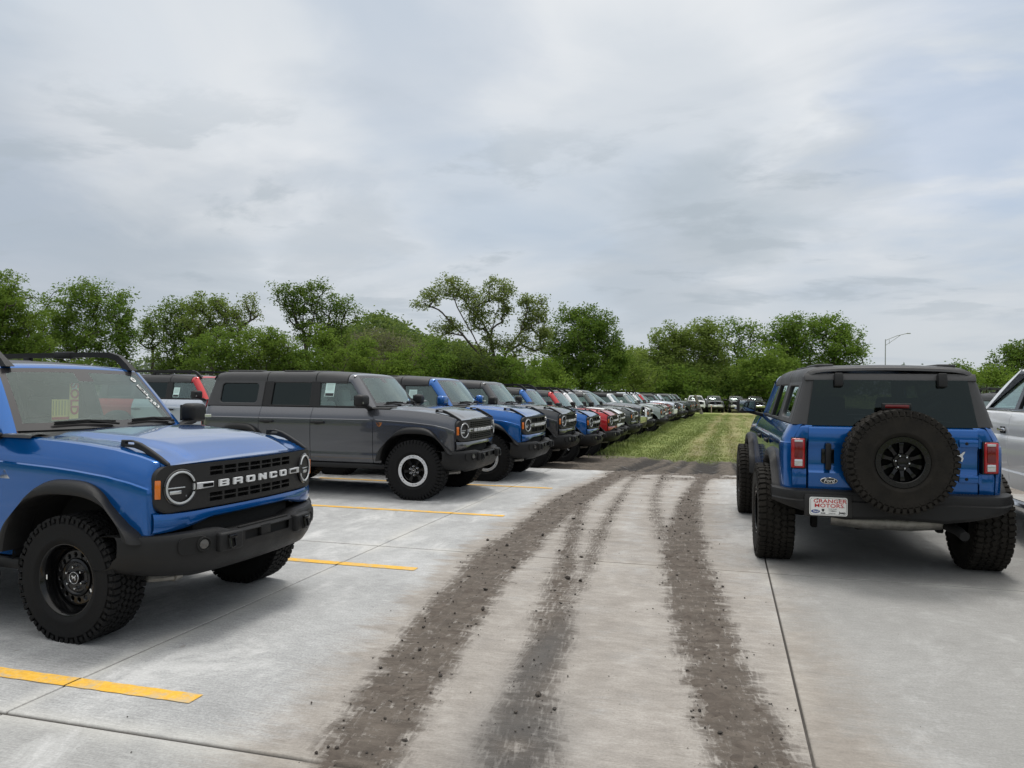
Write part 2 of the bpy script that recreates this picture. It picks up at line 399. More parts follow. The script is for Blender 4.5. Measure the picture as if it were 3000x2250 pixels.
# ---------- wheels
def tyre(Rr, W, rim, n=44, mud=False):
    """axis along y, outer face at +y; returns carcass with tread blocks"""
    mb = MB(); h = W / 2
    b = Rr - .012
    prof = [(rim, -h * .80), (rim + .012, -h * .90), (rim + .05, -h * 1.02), (lerp(rim, Rr, .55), -h * 1.05), (b - .045, -h * .99), (b - .012, -h * .90), (b, -h * .78), (b + .001, 0), (b, h * .78), (b - .012, h * .90), (b - .045, h * .99), (lerp(rim, Rr, .75), h * 1.035), (lerp(rim, Rr, .55), h * 1.05), (rim + .055, h * 1.025), (rim + .05, h * 1.035), (rim + .042, h * 1.02), (rim + .012, h * .92), (rim, h * .80)]
    mb.add(lathe(prof, 72))
    rng = random.Random(3)
    bx = bbox(1, 1, 1, .0, 1)
    def block(a, y, la, ly, dep, tilt=0, skew=0, r0=None, roll=0):
        v, f = [], []
        rr = (Rr if r0 is None else r0) - dep / 2 + .004
        M = Matrix.Rotation(-a, 4, 'Y') @ Matrix.Translation((rr, y, 0)) @ Matrix.Rotation(roll, 4, 'Z') @ Matrix.Rotation(skew, 4, 'X')
        sh = .84
        pts = [(-dep / 2, -ly / 2, -la / 2), (-dep / 2, ly / 2, -la / 2), (-dep / 2, ly / 2, la / 2), (-dep / 2, -ly / 2, la / 2), (dep / 2, -ly / 2 * sh, -la / 2 * sh), (dep / 2, ly / 2 * sh, -la / 2 * sh), (dep / 2, ly / 2 * sh, la / 2 * sh), (dep / 2, -ly / 2 * sh, la / 2 * sh)]
        mb.add((pts, [(4, 5, 6, 7), (0, 4, 7, 3), (1, 2, 6, 5), (0, 1, 5, 4), (3, 7, 6, 2)]), 0, M)
    step = 2 * PI / n; la = Rr * step
    for i in range(n):
        a = i * step
        for s in (-1, 1):
            long = (i + (s > 0)) % 2
            block(a, s * h * (.80 if long else .77), la * .80, h * (.42 if long else .36), .017, skew=s * .12)
            # shoulder lugs running down the side wall
            block(a + step * .03, s * h * .975, la * (.62 if mud else .58), .018 if mud else .012, .042 if (long or mud) else .026, r0=Rr - .014, roll=0)
            if mud: block(a + step * .5, s * h * 1.0, la * .34, .014, .034, r0=Rr - .055, skew=s * .5)
        rows = ((-.40, .0, .30), (-.02, .5, .34), (.38, .15, .30)) if mud else ((-.47, .1, .22), (-.17, .55, .25), (.15, .2, .25), (.46, .7, .22))
        for y, ph, w in rows:
            block(a + ph * step, y * h + rng.uniform(-.003, .003), la * .88, h * w * 1.08, .016, skew=.55 * (1 if (i % 2) else -1) + rng.uniform(-.12, .12))
    return mb
def wheel_barrel(rim, h):
    return lathe([(rim + .004, -h * .8), (rim - .02, -h * .7), (rim - .03, 0), (rim - .03, h * .3), (rim - .012, h * .62), (rim - .008, h * .80), (rim + .006, h * .92), (rim + .012, h * .93), (rim + .014, h * .86), (rim + .010, h * .80)], 56)
def nuts(mb, r, y, m, k=6, s=.011):
    for i in range(k):
        a = 2 * PI * (i + .5) / k
        mb.add(lathe([(.0, .030), (s * .6, .028), (s, .020), (s, 0), (s * 1.5, 0)], 8), m, T(r * math.cos(a), y, r * math.sin(a)))
def ysc(v): return [(x, z, y) for x, y, z in v]
def disc(loops, y0, y1, bevel=.004):
    """flat wheel piece with holes, in the x-z plane between y0 and y1"""
    v, f = shape(loops, (y1 - y0) / 2, bevel); c = (y0 + y1) / 2
    return [(x, z + c, y) for x, y, z in v], [tuple(reversed(q)) for q in f]
def horse(s=.03):
    P = [(-.9, .55), (-1.0, .85), (-.7, .75), (-.45, .45), (-.1, .35), (.35, .55), (.55, .95), (.75, .8), (.95, .45), (.85, .35), (.65, .4), (.5, .1), (.75, -.25), (.65, -.4), (.35, -.1), (.25, -.15), (.2, -.1), (-.25, -.05), (-.5, -.35), (-.35, -.75), (-.5, -.95), (-.6, -.7), (-.75, -.35), (-.6, .1)]
    return [[(x * s, y * s) for x, y in P]]
def make_wheel(kind, Rr, W, mud, dusty=False):
    """dict of part -> mesh for one wheel, outer face at +y"""
    rim = .222; h = W / 2; d = {}
    tm = X['rubber2'] if dusty else X['rubber']
    d['tyre'] = mesh('tyre', tyre(Rr, W, rim, 50 if mud else 58, mud), tm, 40)
    mb = MB().add(wheel_barrel(rim, h), 0)
    if kind == 'steel':
        holes = [circ(.148 * math.cos(a), .148 * math.sin(a), .0145, 14) for a in [2 * PI * i / 16 for i in range(16)]]
        mb.add(lathe([(rim - .028, h * .05), (.186, h * .22), (.176, h * .26)], 56))
        mb.add(disc([circ(0, 0, .178, 48), *holes], h * .20, h * .27))
        mb.add(lathe([(.128, h * .27), (.122, h * .36), (.108, h * .40), (.098, h * .36), (.093, h * .30), (.0, h * .30)], 48))
        mb.add(lathe([(.042, h * .30), (.042, h * .44), (.036, h * .47), (.0, h * .47)], 28))
        nuts(mb, .07, h * .30, 1)
        mb.add(torus(.038, .0022, 28, 6), 1, T(0, h * .475, 0))
        v, f = shape(horse(.020), .001); mb.add(([(x, h * .478 + z, y) for x, y, z in v], [tuple(reversed(q)) for q in f]), 1)
        mb.add(bbox(.012, .003, .022, .001, 1), 2, T(-.186, h * .80, -.075, 0, .35, 0)); mb.add(bbox(.010, .003, .03, .001, 1), 2, T(.196, h * .72, .02, 0, -.1, 0))
        mats = [X['gloss'], X['chrome'], X['paperw']]
    elif kind == 'ring':
        pock = []
        for i in range(6):
            a = 2 * PI * i / 6 + PI / 2; c, s = math.cos(a), math.sin(a)
            L = [(.098, -.035), (.155, -.048), (.166, -.02), (.166, .02), (.155, .048), (.098, .035), (.088, 0)]
            pock.append([(r * c - q * s, r * s + q * c) for r, q in L])
        mb.add(disc([circ(0, 0, .184, 48), *pock], h * .45, h * .62, .006))
        mb.add(disc([circ(0, 0, .19, 40)], h * .12, h * .16, .001), 3)
        mb.add(lathe([(.09, h * .62), (.082, h * .67), (.0, h * .67)], 32)); nuts(mb, .062, h * .67, 1)
        mb.add(lathe([(.034, h * .67), (.034, h * .76), (.0, h * .77)], 24)); mb.add(torus(.031, .003, 24, 6), 1, T(0, h * .772, 0))
        v, f = shape(horse(.019), .001); mb.add(([(x, h * .79 + z, y) for x, y, z in v], [tuple(reversed(q)) for q in f]), 1)
        bolts = [circ(.2015 * math.cos(a), .2015 * math.sin(a), .0068, 10) for i in range(6) for a in (2 * PI * i / 6 + .38, 2 * PI * i / 6 + .64)]
        ring = MB().add(disc([circ(0, 0, .226, 60), circ(0, 0, .180, 60), *bolts], h * .90, h * .99, .003))
        d['beadlock_ring'] = mesh('beadlock_ring', ring, X['alu'], 40)
        mats = [X['gloss'], X['chrome'], X['paperw'], X['dull']]
    elif kind == 'spoke':
        for i in range(6):
            a = 2 * PI * i / 6 + PI / 2
            for da, w in ((-.13, .022), (.13, .022)):
                v, f = bbox(.15, .026, w, .005, 1); mb.add((v, f), 0, Matrix.Rotation(-(a), 4, 'Y') @ T(.125, h * .62, 0) @ Matrix.Rotation(da * 1.6, 4, 'Y'))
                mb.add(bbox(.14, .004, w * .55, .001, 1), 1, Matrix.Rotation(-(a), 4, 'Y') @ T(.125, h * .62 + .0135, 0) @ Matrix.Rotation(da * 1.6, 4, 'Y'))
        mb.add(lathe([(rim - .03, h * .1), (.0, h * .1)], 32), 3); mb.add(lathe([(.078, h * .45), (.074, h * .68), (.0, h * .70)], 28)); nuts(mb, .052, h * .68, 1)
        mats = [X['gloss'], X['alu'], X['paperw'], X['dull']]
    else:   # 'black': dark aftermarket wheel, ten blades and a bolted outer ring
        for i in range(10):
            a = 2 * PI * i / 10
            P = [[(.062, h * .58, -.020), (.062, h * .58, .020)], [(.115, h * .66, -.013), (.115, h * .66, .013)], [(.172, h * .74, -.020), (.172, h * .74, .020)], [(.188, h * .70, -.026), (.188, h * .70, .026)]]
            P = [[(q[0][0], q[0][1] - .05, q[0][2] * 1.25), q[0], q[1], (q[1][0], q[1][1] - .05, q[1][2] * 1.25)] for q in P]
            mb.add(grid(P, flip=True), 0, Matrix.Rotation(-a, 4, 'Y'))
        mb.add(disc([circ(0, 0, .236, 60), circ(0, 0, .182, 60)], h * .86, h * .97, .005)); mb.add(lathe([(rim - .03, h * .1), (.0, h * .1)], 32), 3)
        for i in range(24):
            a = 2 * PI * (i + .5) / 24; mb.add(lathe([(.0, .006), (.007, .005), (.009, 0)], 8), 3, T(.208 * math.cos(a), h * .97, .208 * math.sin(a)))
        mb.add(lathe([(.078, h * .45), (.076, h * .66), (.07, h * .70), (.045, h * .70), (.040, h * .78), (.02, h * .76), (.0, h * .76)], 32)); nuts(mb, .058, h * .69, 1)
        mats = [X['gloss'], X['chrome'], X['paperw'], X['dull']]
    d['rim'] = mesh('rim', mb, mats, 35)
    return d

# ---------- fascia
def fascia_panel(us, vs, hole, fn, depth=.03):
    """front sheet over (u, v) with rectangular holes and returns of the given depth; fn(u, v, d) -> point"""
    mb = MB(); nu, nv = len(us), len(vs); H = [[hole((us[i] + us[i + 1]) / 2, (vs[j] + vs[j + 1]) / 2) for j in range(nv - 1)] for i in range(nu - 1)]
    V = [[fn(u, v, 0) for v in vs] for u in us]; B = [[fn(u, v, depth) for v in vs] for u in us]
    mb.add(grid(V, skip=lambda i, j: H[i][j])); o = len(mb.v); mb.v += [p for r in B for p in r]; idx = lambda i, j: i * nv + j
    def wall(a, b): mb.f.append((a, b, b + o, a + o)); mb.m.append(0)
    def full(i, j): return 0 <= i < nu - 1 and 0 <= j < nv - 1 and not H[i][j]
    for i in range(nu - 1):
        for j in range(nv - 1):
            if H[i][j]: continue
            if not full(i, j - 1): wall(idx(i + 1, j), idx(i, j))
            if not full(i, j + 1): wall(idx(i, j + 1), idx(i + 1, j + 1))
            if not full(i - 1, j): wall(idx(i, j), idx(i, j + 1))
            if not full(i + 1, j): wall(idx(i + 1, j + 1), idx(i + 1, j))
    return mb
def merge_sorted(*ls):
    o = []
    for v in sorted(x for l in ls for x in l):
        if not o or v - o[-1] > 1e-4: o.append(v)
    return o
GZ0, GZ1, GY = .846, 1.148, .842
def gpoint(y, z, d=0, out=0):
    """point on the grille panel; rounded outer corners"""
    r = .075; zc, hh = (GZ0 + GZ1) / 2, (GZ1 - GZ0) / 2; a = abs(y) - (GY - r)
    hv = hh - r + math.sqrt(max(0, r * r - a * a)) if a > 0 else hh
    edge = max(0, abs(y) - .74) / .1
    return (xg(y) + .012 - .02 * edge ** 2 - d + out, y, zc + (z - zc) * hv / hh)
def grille_mesh(kind):
    e_ = [.77, .795, .817, .832, .839, .842]; ys0 = [-q for q in e_[::-1]] + fr(-.745, -.5, 7) + fr(-.48, .48, 13) + fr(.5, .745, 7) + e_
    if kind == 'slots':
        n, g, w = 7, .017, .113; tot = n * w + (n - 1) * g; xs = [-tot / 2 + k * (w + g) for k in range(n)]
        zr = [(1.059, 1.085), (1.093, 1.119), (.882, .908), (.916, .942)]
        cells = [(x, x + w, a, b) for x in xs for a, b in zr]
    elif kind == 'mesh':
        n = 13; w, g = .064, .013; tot = n * w + (n - 1) * g; xs = [-tot / 2 + k * (w + g) for k in range(n)]
        zr = [(1.047, 1.066), (1.074, 1.093), (1.101, 1.120), (.875, .894), (.902, .921), (.929, .948)]
        cells = [(x, x + w, a, b) for x in xs for a, b in zr]
    elif kind == 'open':
        cells = [(-.50, -.17, 1.045, 1.118), (-.155, .155, 1.045, 1.118), (.17, .50, 1.045, 1.118), (-.50, -.17, .876, .955), (-.155, .155, .876, .955), (.17, .50, .876, .955)]
    else:
        cells = [(-.50, .50, a, a + .022) for a in (.875, .908, .941, 1.045, 1.073, 1.101)]
    us = merge_sorted(ys0, [c[0] for c in cells], [c[1] for c in cells]); us = [u for i, u in enumerate(us) if i == 0 or u - us[i - 1] > .0008]
    vs = merge_sorted([GZ0, GZ0 + .012, GZ1 - .012, GZ1, 1.0], [c[2] for c in cells], [c[3] for c in cells])
    hole = lambda u, v: any(c[0] < u < c[1] and c[2] < v < c[3] for c in cells)
    mb = fascia_panel(us, vs, hole, lambda y, z, d: gpoint(y, z, d), .035)
    # rounded lip round the panel
    mb.add(grid([[gpoint(y, GZ0 + .004, 0, .004), gpoint(y, GZ0, .035, .0)] for y in fr(-.83, .83, 30)], flip=False))
    # dark radiator behind the openings
    mb.add(grid([[gpoint(y, z, .06) for z in (GZ0 + .02, GZ1 - .02)] for y in fr(-.6, .6, 9)]), 1)
    return mesh('grille', mb, [X['trim'], X['dull']], 30)
def block_letters(txt, w, h, gap):
    t = h * .30; tw = w * .27; o = []; x = 0
    for ch in txt:
        r = lambda a, b, c, d: [(x + a, b), (x + c, b), (x + c, d), (x + a, d)]
        if ch == 'B': o += [[r(0, 0, w, h)[0], (x + w * .93, 0), (x + w, h * .12), (x + w, h * .42), (x + w * .95, h * .5), (x + w, h * .58), (x + w, h * .88), (x + w * .93, h), (x, h)], r(tw, h * .19, w - tw, h * .39), r(tw, h * .60, w - tw, h * .80)]
        elif ch == 'R': o += [[(x, 0), (x + tw, 0), (x + tw, h * .32), (x + w - tw, h * .32), (x + w - tw, 0), (x + w, 0), (x + w, h * .38), (x + w * .95, h * .46), (x + w, h * .55), (x + w, h * .88), (x + w * .93, h), (x, h)], r(tw, h * .58, w - tw, h * .79)]
        elif ch == 'O': o += [[(x + w * .08, 0), (x + w * .92, 0), (x + w, h * .14), (x + w, h * .86), (x + w * .92, h), (x + w * .08, h), (x, h * .86), (x, h * .14)], r(tw, h * .24, w - tw, h * .76)]
        elif ch == 'N': o += [[(x, 0), (x + tw, 0), (x + tw, h * .52), (x + w - tw * 1.1, 0), (x + w, 0), (x + w, h), (x + w - tw, h), (x + w - tw, h * .48), (x + tw * 1.1, h), (x, h)]]
        elif ch == 'C': o += [[(x + w * .08, 0), (x + w * .92, 0), (x + w, h * .14), (x + w, h * .36), (x + w - tw, h * .36), (x + w - tw, h * .24), (x + tw, h * .24), (x + tw, h * .76), (x + w - tw, h * .76), (x + w - tw, h * .64), (x + w, h * .64), (x + w, h * .86), (x + w * .92, h), (x + w * .08, h), (x, h * .86), (x, h * .14)]]
        x += w + gap
    tot = x - gap
    return [[(px - tot / 2, py - h / 2) for px, py in L] for L in o]
def on_grille(vf, flat=.0):
    """x-y sheet (x to the car's left as seen from in front means -y) wrapped on the grille"""
    v, f = vf; return [(gpoint(x, 1.0 + y)[0] + z + flat, x, 1.0 + y) for x, y, z in v], f
def headlight_parts():
    """left lamp (+y): bezel, ring, lens"""
    yc, zc, r = .685, 1.003, .105; x = xg(yc) + .004; tilt = R(14)
    M = Matrix.Translation((x, yc, zc)) @ Matrix.Rotation(tilt, 4, 'Z') @ Matrix.Rotation(-PI / 2, 4, 'Z')
    body = MB().add(lathe([(r + .016, -.03), (r + .016, .016), (r + .010, .022), (r + .002, .020), (r - .004, .0), (r - .012, -.010), (r * .5, -.006), (.0, -.005)], 40), 0, M)
    for px, dz, w, th, yy, mm in ((-.028, .0, .125, .009, .010, 1), (-.034, -.030, .085, .024, .008, 1), (-.036, .030, .09, .034, -.004, 0), (.03, -.06, .05, .018, -.002, 1), (.03, .045, .05, .03, -.003, 0), (-.02, -.066, .07, .01, -.003, 1)):
        body.add(bbox(w, .012, th, .004, 2), mm, M @ T(px, yy, dz))
    ring = MB().add(grid([[((r - .004 + .0075 * math.cos(b)) * math.cos(a), .021 + .006 * math.sin(b), (r - .004 + .0075 * math.cos(b)) * math.sin(a)) for b in [2 * PI * j / 8 for j in range(9)]] for a in fr(R(20), R(340), 48)]), 0, M)
    return body, ring
def bumper_x(y): return pl(abs(y), [(0, .808), (.30, .80), (.50, .772), (.66, .720), (.78, .655), (.88, .575), (.945, .485), (.968, .40)])
def front_bumper():
    def sec(y):
        a = abs(y); lift = pl(a, [(0, 0), (.60, 0), (.80, .025), (.97, .075)]); dz = pl(a, [(0, -.03), (.34, -.03), (.44, 0), (.97, 0)])
        return [(-.17, .700 + dz), (-.06, .714 + dz), (-.015, .708 + dz), (.0, .688 + dz), (.004, .665), (.004, .60 + lift * .2), (.000, .545 + lift * .5), (-.022, .492 + lift), (-.060, .440 + lift), (-.12, .415 + lift), (-.20, .410 + lift)]
    ys = merge_sorted(fr(-.968, .968, 61), [-.25, .25])
    hole = lambda i, j: abs((ys[i] + ys[i + 1]) / 2) < .25 and j == 4
    mb = MB().add(grid([[(bumper_x(y) + dx, y, z) for dx, z in sec(y)] for y in ys], skip=hole))
    for s in (-1, 1): mb.add(grid([[(bumper_x(.968) + dx, s * .968, z), (bumper_x(.968) + dx, s * .90, z)] for dx, z in sec(.968)], flip=s < 0))
    mb.add(bbox(.02, .56, .12, .003, 1), 1, T(.765, 0, .632)); mb.add(bbox(.05, .11, .085, .01), 0, T(.782, -.02, .633))
    # lower apron and skid plate
    mb.add(grid([[(bumper_x(y) - .12, y, .43), (bumper_x(y) - .20, y * .92, .385), (bumper_x(y) - .50, y * .75, .335)] for y in fr(-.56, .56, 15)]), 0)
    return mb
def bumper_bits():
    out = {}
    for s in (-1, 1):
        fogs, hooks = MB(), MB(); out[s] = (fogs, hooks)
        y = s * .62; a = R(22) * s
        M = Matrix.Translation((bumper_x(y) - .004, y, .628)) @ Matrix.Rotation(a, 4, 'Z')
        v, f = shape([rrect(s * .04, 0, .20, .115, .045)], .004, .002); fogs.add(([(z + .008, x, y2) for x, y2, z in v], f), 0, M)
        L = M @ T(.012, -s * .03, 0) @ Matrix.Rotation(-PI / 2, 4, 'Z')
        fogs.add(lathe([(.050, -.01), (.050, .012), (.042, .014), (.038, .004), (.036, .0)], 24), 0, L); fogs.add(lathe([(.036, .0), (.03, .006), (.0, .008)], 24), 1, L)
        y = s * .405; M = Matrix.Translation((bumper_x(y) - .01, y, .622)) @ Matrix.Rotation(R(7) * s, 4, 'Z')
        hooks.add(bbox(.075, .20, .128, .018, 3), 0, M @ T(.018, 0, 0)); hooks.add(bbox(.01, .074, .105, .002, 1), 1, M @ T(.054, s * .012, 0))
        hooks.add(bbox(.03, .066, .022, .006), 2, M @ T(.066, s * .012, .034))
        hooks.add(tube([(.064, s * .012 - .024, .03), (.076, s * .012 - .024, -.03), (.072, s * .012, -.046), (.076, s * .012 + .024, -.03), (.064, s * .012 + .024, .03)], .0095, 8), 2, M)
    return out
def hood_mesh():
    P = []
    for k, y in enumerate(merge_sorted(fr(-.782, .782, 41))):
        row = []
        xr, xf = -.47 + .06 * (abs(y) / .78) ** 3 - .03 * (1 - (abs(y) / .78) ** 2), xg(y) + .012 - .022 * max(0, (abs(y) - .6) / .18) ** 2
        for s in [i / 30 for i in range(31)] + [1.0]:
            x = lerp(xr, xf, s); e = max(0, (s - .86) / .14)
            crown = .022 * (1 - (y / .782) ** 2)
            a = abs(y); wdome = pl(s, [(0, .60), (1, .50)]); t = min(1, max(0, (wdome + .055 - a) / .055)); t = t * t * (3 - 2 * t); fd = pl(s, [(0, .55), (.12, 1), (.75, 1), (1, .25)])
            z = zt(min(x, .60)) + .008 + crown * (1 - .6 * e) + .024 * t * fd - .012 * e ** 2
            z = max(z, 1.153 + .016 * (1 - (y / .78) ** 2)) if s > .9 else z
            row.append([x, y, z])
        row[-2][2] -= .004; row[-1] = [row[-1][0] - .012, y, 1.142]
        for q in (-1,): pass
        P.append([tuple(p) for p in row])
    # side flanges
    P = [[(x, y, z - .03) for x, y, z in P[0]]] + P + [[(x, y, z - .03) for x, y, z in P[-1]]]
    return mesh('hood', MB().add(grid(P, flip=True)), X['blue'], 32)
def seat(mb, x, y, m=0, cover=None):
    mb.add(bbox(.50, .50, .14, .05, 3), m, T(x + .22, y, .78)); mb.add(bbox(.13, .48, .58, .05, 3), m, T(x - .06, y, 1.08, 0, -.2, 0)); mb.add(bbox(.09, .27, .17, .04, 3), m, T(x - .16, y, 1.47, 0, -.15, 0))
    if cover is not None: mb.add(bbox(.16, .50, .50, .05, 3), cover, T(x - .05, y, 1.14, 0, -.2, 0)); mb.add(bbox(.12, .30, .21, .05, 3), cover, T(x - .155, y, 1.475, 0, -.15, 0))

CACHE = {}
def cached(k, fn):
    if k not in CACHE: CACHE[k] = fn()
    return CACHE[k]
def suv_core():
    d = {}
    # painted shell: fenders, quarter panels, nose lip, rear corner
    d['fender'] = MB().add(side_panel(.535, -.70, True, False, True, nose=True)); d['quarter'] = MB().add(side_panel(-2.62, -3.66, False, True, False)); h = MB()
    # sill under the doors
    h.add(grid([[(x, y, z) for y, z in ((.80, .49), (.872, .497), (.885, .505))] for x in fr(-.5, -2.45, 4)]))
    lip = [(-.03, 0), (.0, .06), (.012, .22), (.012, .72), (.004, .92), (-.025, 1.0)]
    n = MB().add(grid([[(xg(y) + dx - .02 * max(0, (abs(y) - .70) / .14) ** 2, y, lerp(pl(abs(y), [(0, .775), (.42, .770), (.62, .725), (.80, .70)]), .840, t) + .012 * max(0, (abs(y) - .5) / .3) ** 2) for dx, t in lip] for y in fr(-.850, .850, 43)]))
    d['nose'] = n
    d['sill'] = h
    d['front_door'] = MB().add(side_panel(-.70, -1.73)); d['rear_door'] = MB().add(side_panel(-1.73, -2.62))
    return d
def door_handle():
    mb = MB().add(bbox(.22, .026, .036, .011, 2), 0, T(0, .040, 0)).add(bbox(.075, .020, .052, .008, 2), 0, T(-.01, .026, -.004)).add(bbox(.16, .006, .075, .003, 2), 1, T(-.01, .002, -.012))
    return mb
def rear_panel():
    """tailgate and tail corners at x ~ -3.66"""
    g = MB()
    zs = [.70, .712, .80, .87, .895, .95, 1.08, 1.105, 1.13, 1.15, 1.22, 1.268, 1.285, 1.30]
    off = [.0, .012, .018, .020, .004, .0, .0, .004, .018, .020, .012, .010, .0, -.03]
    ys = merge_sorted([-.70, -.694], fr(-.68, .68, 15), [.694, .70])
    g.add(grid([[(-3.662 - o + (.02 if abs(y) > .697 else 0), y, z) for z, o in zip(zs, off)] for y in ys], flip=True))
    c = MB()
    ys = [.706, .712, .74, .78, .82, .845]
    c.add(grid([[(-3.658 - o * .4 + (.02 if y < .708 else 0) + .02 * max(0, (y - .80) / .045) ** 2, y - .05 * max(0, (z - 1.14) / .16), z) for z, o in zip(zs, off)] for y in ys], flip=True))
    return g, c
def suv(name, label, group, loc, rotz=0, col='blue', grille='slots', wheel='steel', rails=False, roof='top', scale=1.0, mirror='plastic', tyre_spec=(.412, .262, False), offs=0, spare=False, rear=False, covers=False, interior=True, dusty=False, tilt=0, handlep='plastic', doors=None, step=False, lift=0, flarep='plastic'):
    root = bpy.data.objects.new(name, None); COL.objects.link(root); root.empty_display_size = .3
    root.location = (loc[0], loc[1], loc[2] + lift); root.rotation_euler = (tilt, 0, rotz); root.scale = (scale,) * 3
    tag(root, label, 'SUV', group)
    pm = X[col]
    def put(n, me, parent=root, recolor=None, **k):
        o = link(n, me, parent, **k)
        if recolor: o.material_slots[0].link = 'OBJECT'; o.material_slots[0].material = recolor
        return o
    C = cached
    core = C('core', suv_core)
    def sided(n, key, fn, mats, recolor=None, sharp=32, parent=root, smooth=True):
        r = []
        for s, sn in ((1, 'l'), (-1, 'r')):
            def mk():
                mb = fn(); mb = mb if s > 0 else mb.mirror(); return mesh(n, mb, mats, sharp, smooth)
            r.append(put(n, C(key + sn, mk), parent, recolor))
        return r
    sided('fender', 'fender', lambda: core['fender'], X['blue'], pm); sided('quarter_panel', 'quarter', lambda: core['quarter'], X['blue'], pm); sided('sill', 'sill', lambda: core['sill'], X['blue'], pm)
    put('nose_panel', C('nose', lambda: mesh('nose_panel', core['nose'], X['blue'], 32)), recolor=pm)
    for s, sn in ((1, 'l'), (-1, 'r')):
        for dn, hx in (('front_door', -1.60), ('rear_door', -2.47)):
            o = put(dn, C(dn + sn, lambda: mesh(dn, core[dn] if s > 0 else core[dn].mirror(), X['blue'], 32)), recolor=X[doors] if doors else pm)
            put('door_handle', C('dh' + sn, lambda: mesh('door_handle', door_handle() if s > 0 else door_handle().mirror(), [X['plastic'], X['dull']])), o, loc=(hx, s * .918, 1.085), recolor=X[handlep])
    put('hood', C('hood', hood_mesh), recolor=pm)
    def cowl():
        P = [[(lerp(-.40 - .09 * (1 - (abs(y) / .8) ** 2), WS(y / .8, 0)[0] + .01, t), y * (1 + .02 * t), lerp(zt(-.45) + .004 + .02 * (1 - (y / .8) ** 2), 1.322, t) + .006 * math.sin(PI * t)) for t in fr(-.12, 1, 7)] for y in fr(-.80, .80, 25)]
        mb = MB().add(grid(P))
        for s in (-1, 1):
            mb.add(grid([[(x, s * y, z) for y, z in ((.72, 1.318), (.80, 1.324), (.852, 1.318), (.87, 1.30))] for x in fr(-.46, -.84, 6)], flip=s < 0))
        return mesh('cowl', mb, X['plastic'])
    put('cowl', C('cowl', cowl))
    put('grille', C('grille' + grille, lambda: grille_mesh(grille)))
    def lettering():
        band = MB()
        v, f = shape(block_letters('BRONCO', .088, .046, .046), .008, .002); v2 = [(x, y, z) for x, y, z in v]
        band.add(on_grille((v2, f), .012)); return mesh('lettering', band, X['letter'])
    put('lettering', C('lettering', lettering))
    def bars():
        mb = MB()
        for s in (1,):
            v, f = shape([[(s * .592, -.022), (s * .592, .022), (s * .545, .022), (s * .43, .019), (s * .43, -.019), (s * .545, -.022)]], .010, .004); mb.add(on_grille((v, f), .010), 0)
            v, f = shape([rrect(s * .482, 0, .085, .022, .006)], .003, .001); mb.add(on_grille((v, f), .021), 1)
        return mb
    sided('grille_bar', 'bars', bars, [X['alu'], X['gloss']])
    hb = C('hl', headlight_parts)
    for s, sn in ((1, 'l'), (-1, 'r')):
        o = put('headlight', C('hl' + sn, lambda: mesh('headlight', hb[0] if s > 0 else hb[0].mirror(), [X['lampblack'], X['clear']])))
        put('lamp_ring', C('hr' + sn, lambda: mesh('lamp_ring', hb[1] if s > 0 else hb[1].mirror(), X['ledring'])), o)
        put('side_marker', C('sm' + sn, lambda: mesh('side_marker', MB().add(bbox(.026, .036, .120, .006, 2), 0, T(.586, s * .829, 1.0, 0, 0, s * .80)), X['amber'])))
        put('fender_flare', C('ff' + sn, lambda: mesh('fender_flare', MB().add(flare(ARCH[0], .70, .55)) if s > 0 else MB().add(flare(ARCH[0], .70, .55)).mirror(), X['plastic'], 40)), recolor=X[flarep])
        put('fender_flare', C('fr' + sn, lambda: mesh('fender_flare', MB().add(flare(ARCH[1], .55, .72)) if s > 0 else MB().add(flare(ARCH[1], .55, .72)).mirror(), X['plastic'], 40)), recolor=X[flarep])
    put('front_bumper', C('fb', lambda: mesh('front_bumper', front_bumper(), [X['plastic'], X['dull']], 32)))
    fg = C('fogs', bumper_bits)
    for s in (1, -1):
        put('fog_light', C('fog%d' % s, lambda: mesh('fog_light', fg[s][0], [X['dull'], X['foglens']])))
        put('tow_hook', C('tow%d' % s, lambda: mesh('tow_hook', fg[s][1], [X['plastic'], X['dull'], X['gloss']])))
    def sights():
        mb = MB()
        L = [(.215, 1.262), (.222, 1.305), (.30, 1.306), (.375, 1.288), (.46, 1.248), (.54, 1.205), (.605, 1.165), (.612, 1.15), (.585, 1.152), (.50, 1.190), (.40, 1.235), (.33, 1.255)]
        v, f = shape([L, rrect(.295, 1.284, .07, .016, .006)], .015, .005); mb.add(([(x, .758 + (-z), y) for x, y, z in v], f))
        return mb
    sided('hood_sight', 'sights', sights, X['plastic'])
    # windshield with its dark border, frame and header
    def shield():
        us = [-1, -.93] + fr(-.86, .86, 17) + [.93, 1]; vs = [0, .055, .11] + fr(.18, .86, 9) + [.93, 1]
        P = [[WS(u, v) for v in vs] for u in us]; mb = MB(); v, f = grid(P, flip=True); mm = []
        for i in range(len(us) - 1):
            for j in range(len(vs) - 1):
                u, w = (us[i] + us[i + 1]) / 2, (vs[j] + vs[j + 1]) / 2
                mm.append(1 if abs(u) > .93 or w < .11 or w > .93 or (abs(u) < .12 and w > .78 - .0 * u) else 0)
        mb.add((v, f), mm); return mesh('windshield', mb, [X['shield'], X['frit']], 60)
    ws = put('windshield', C('shield', shield))
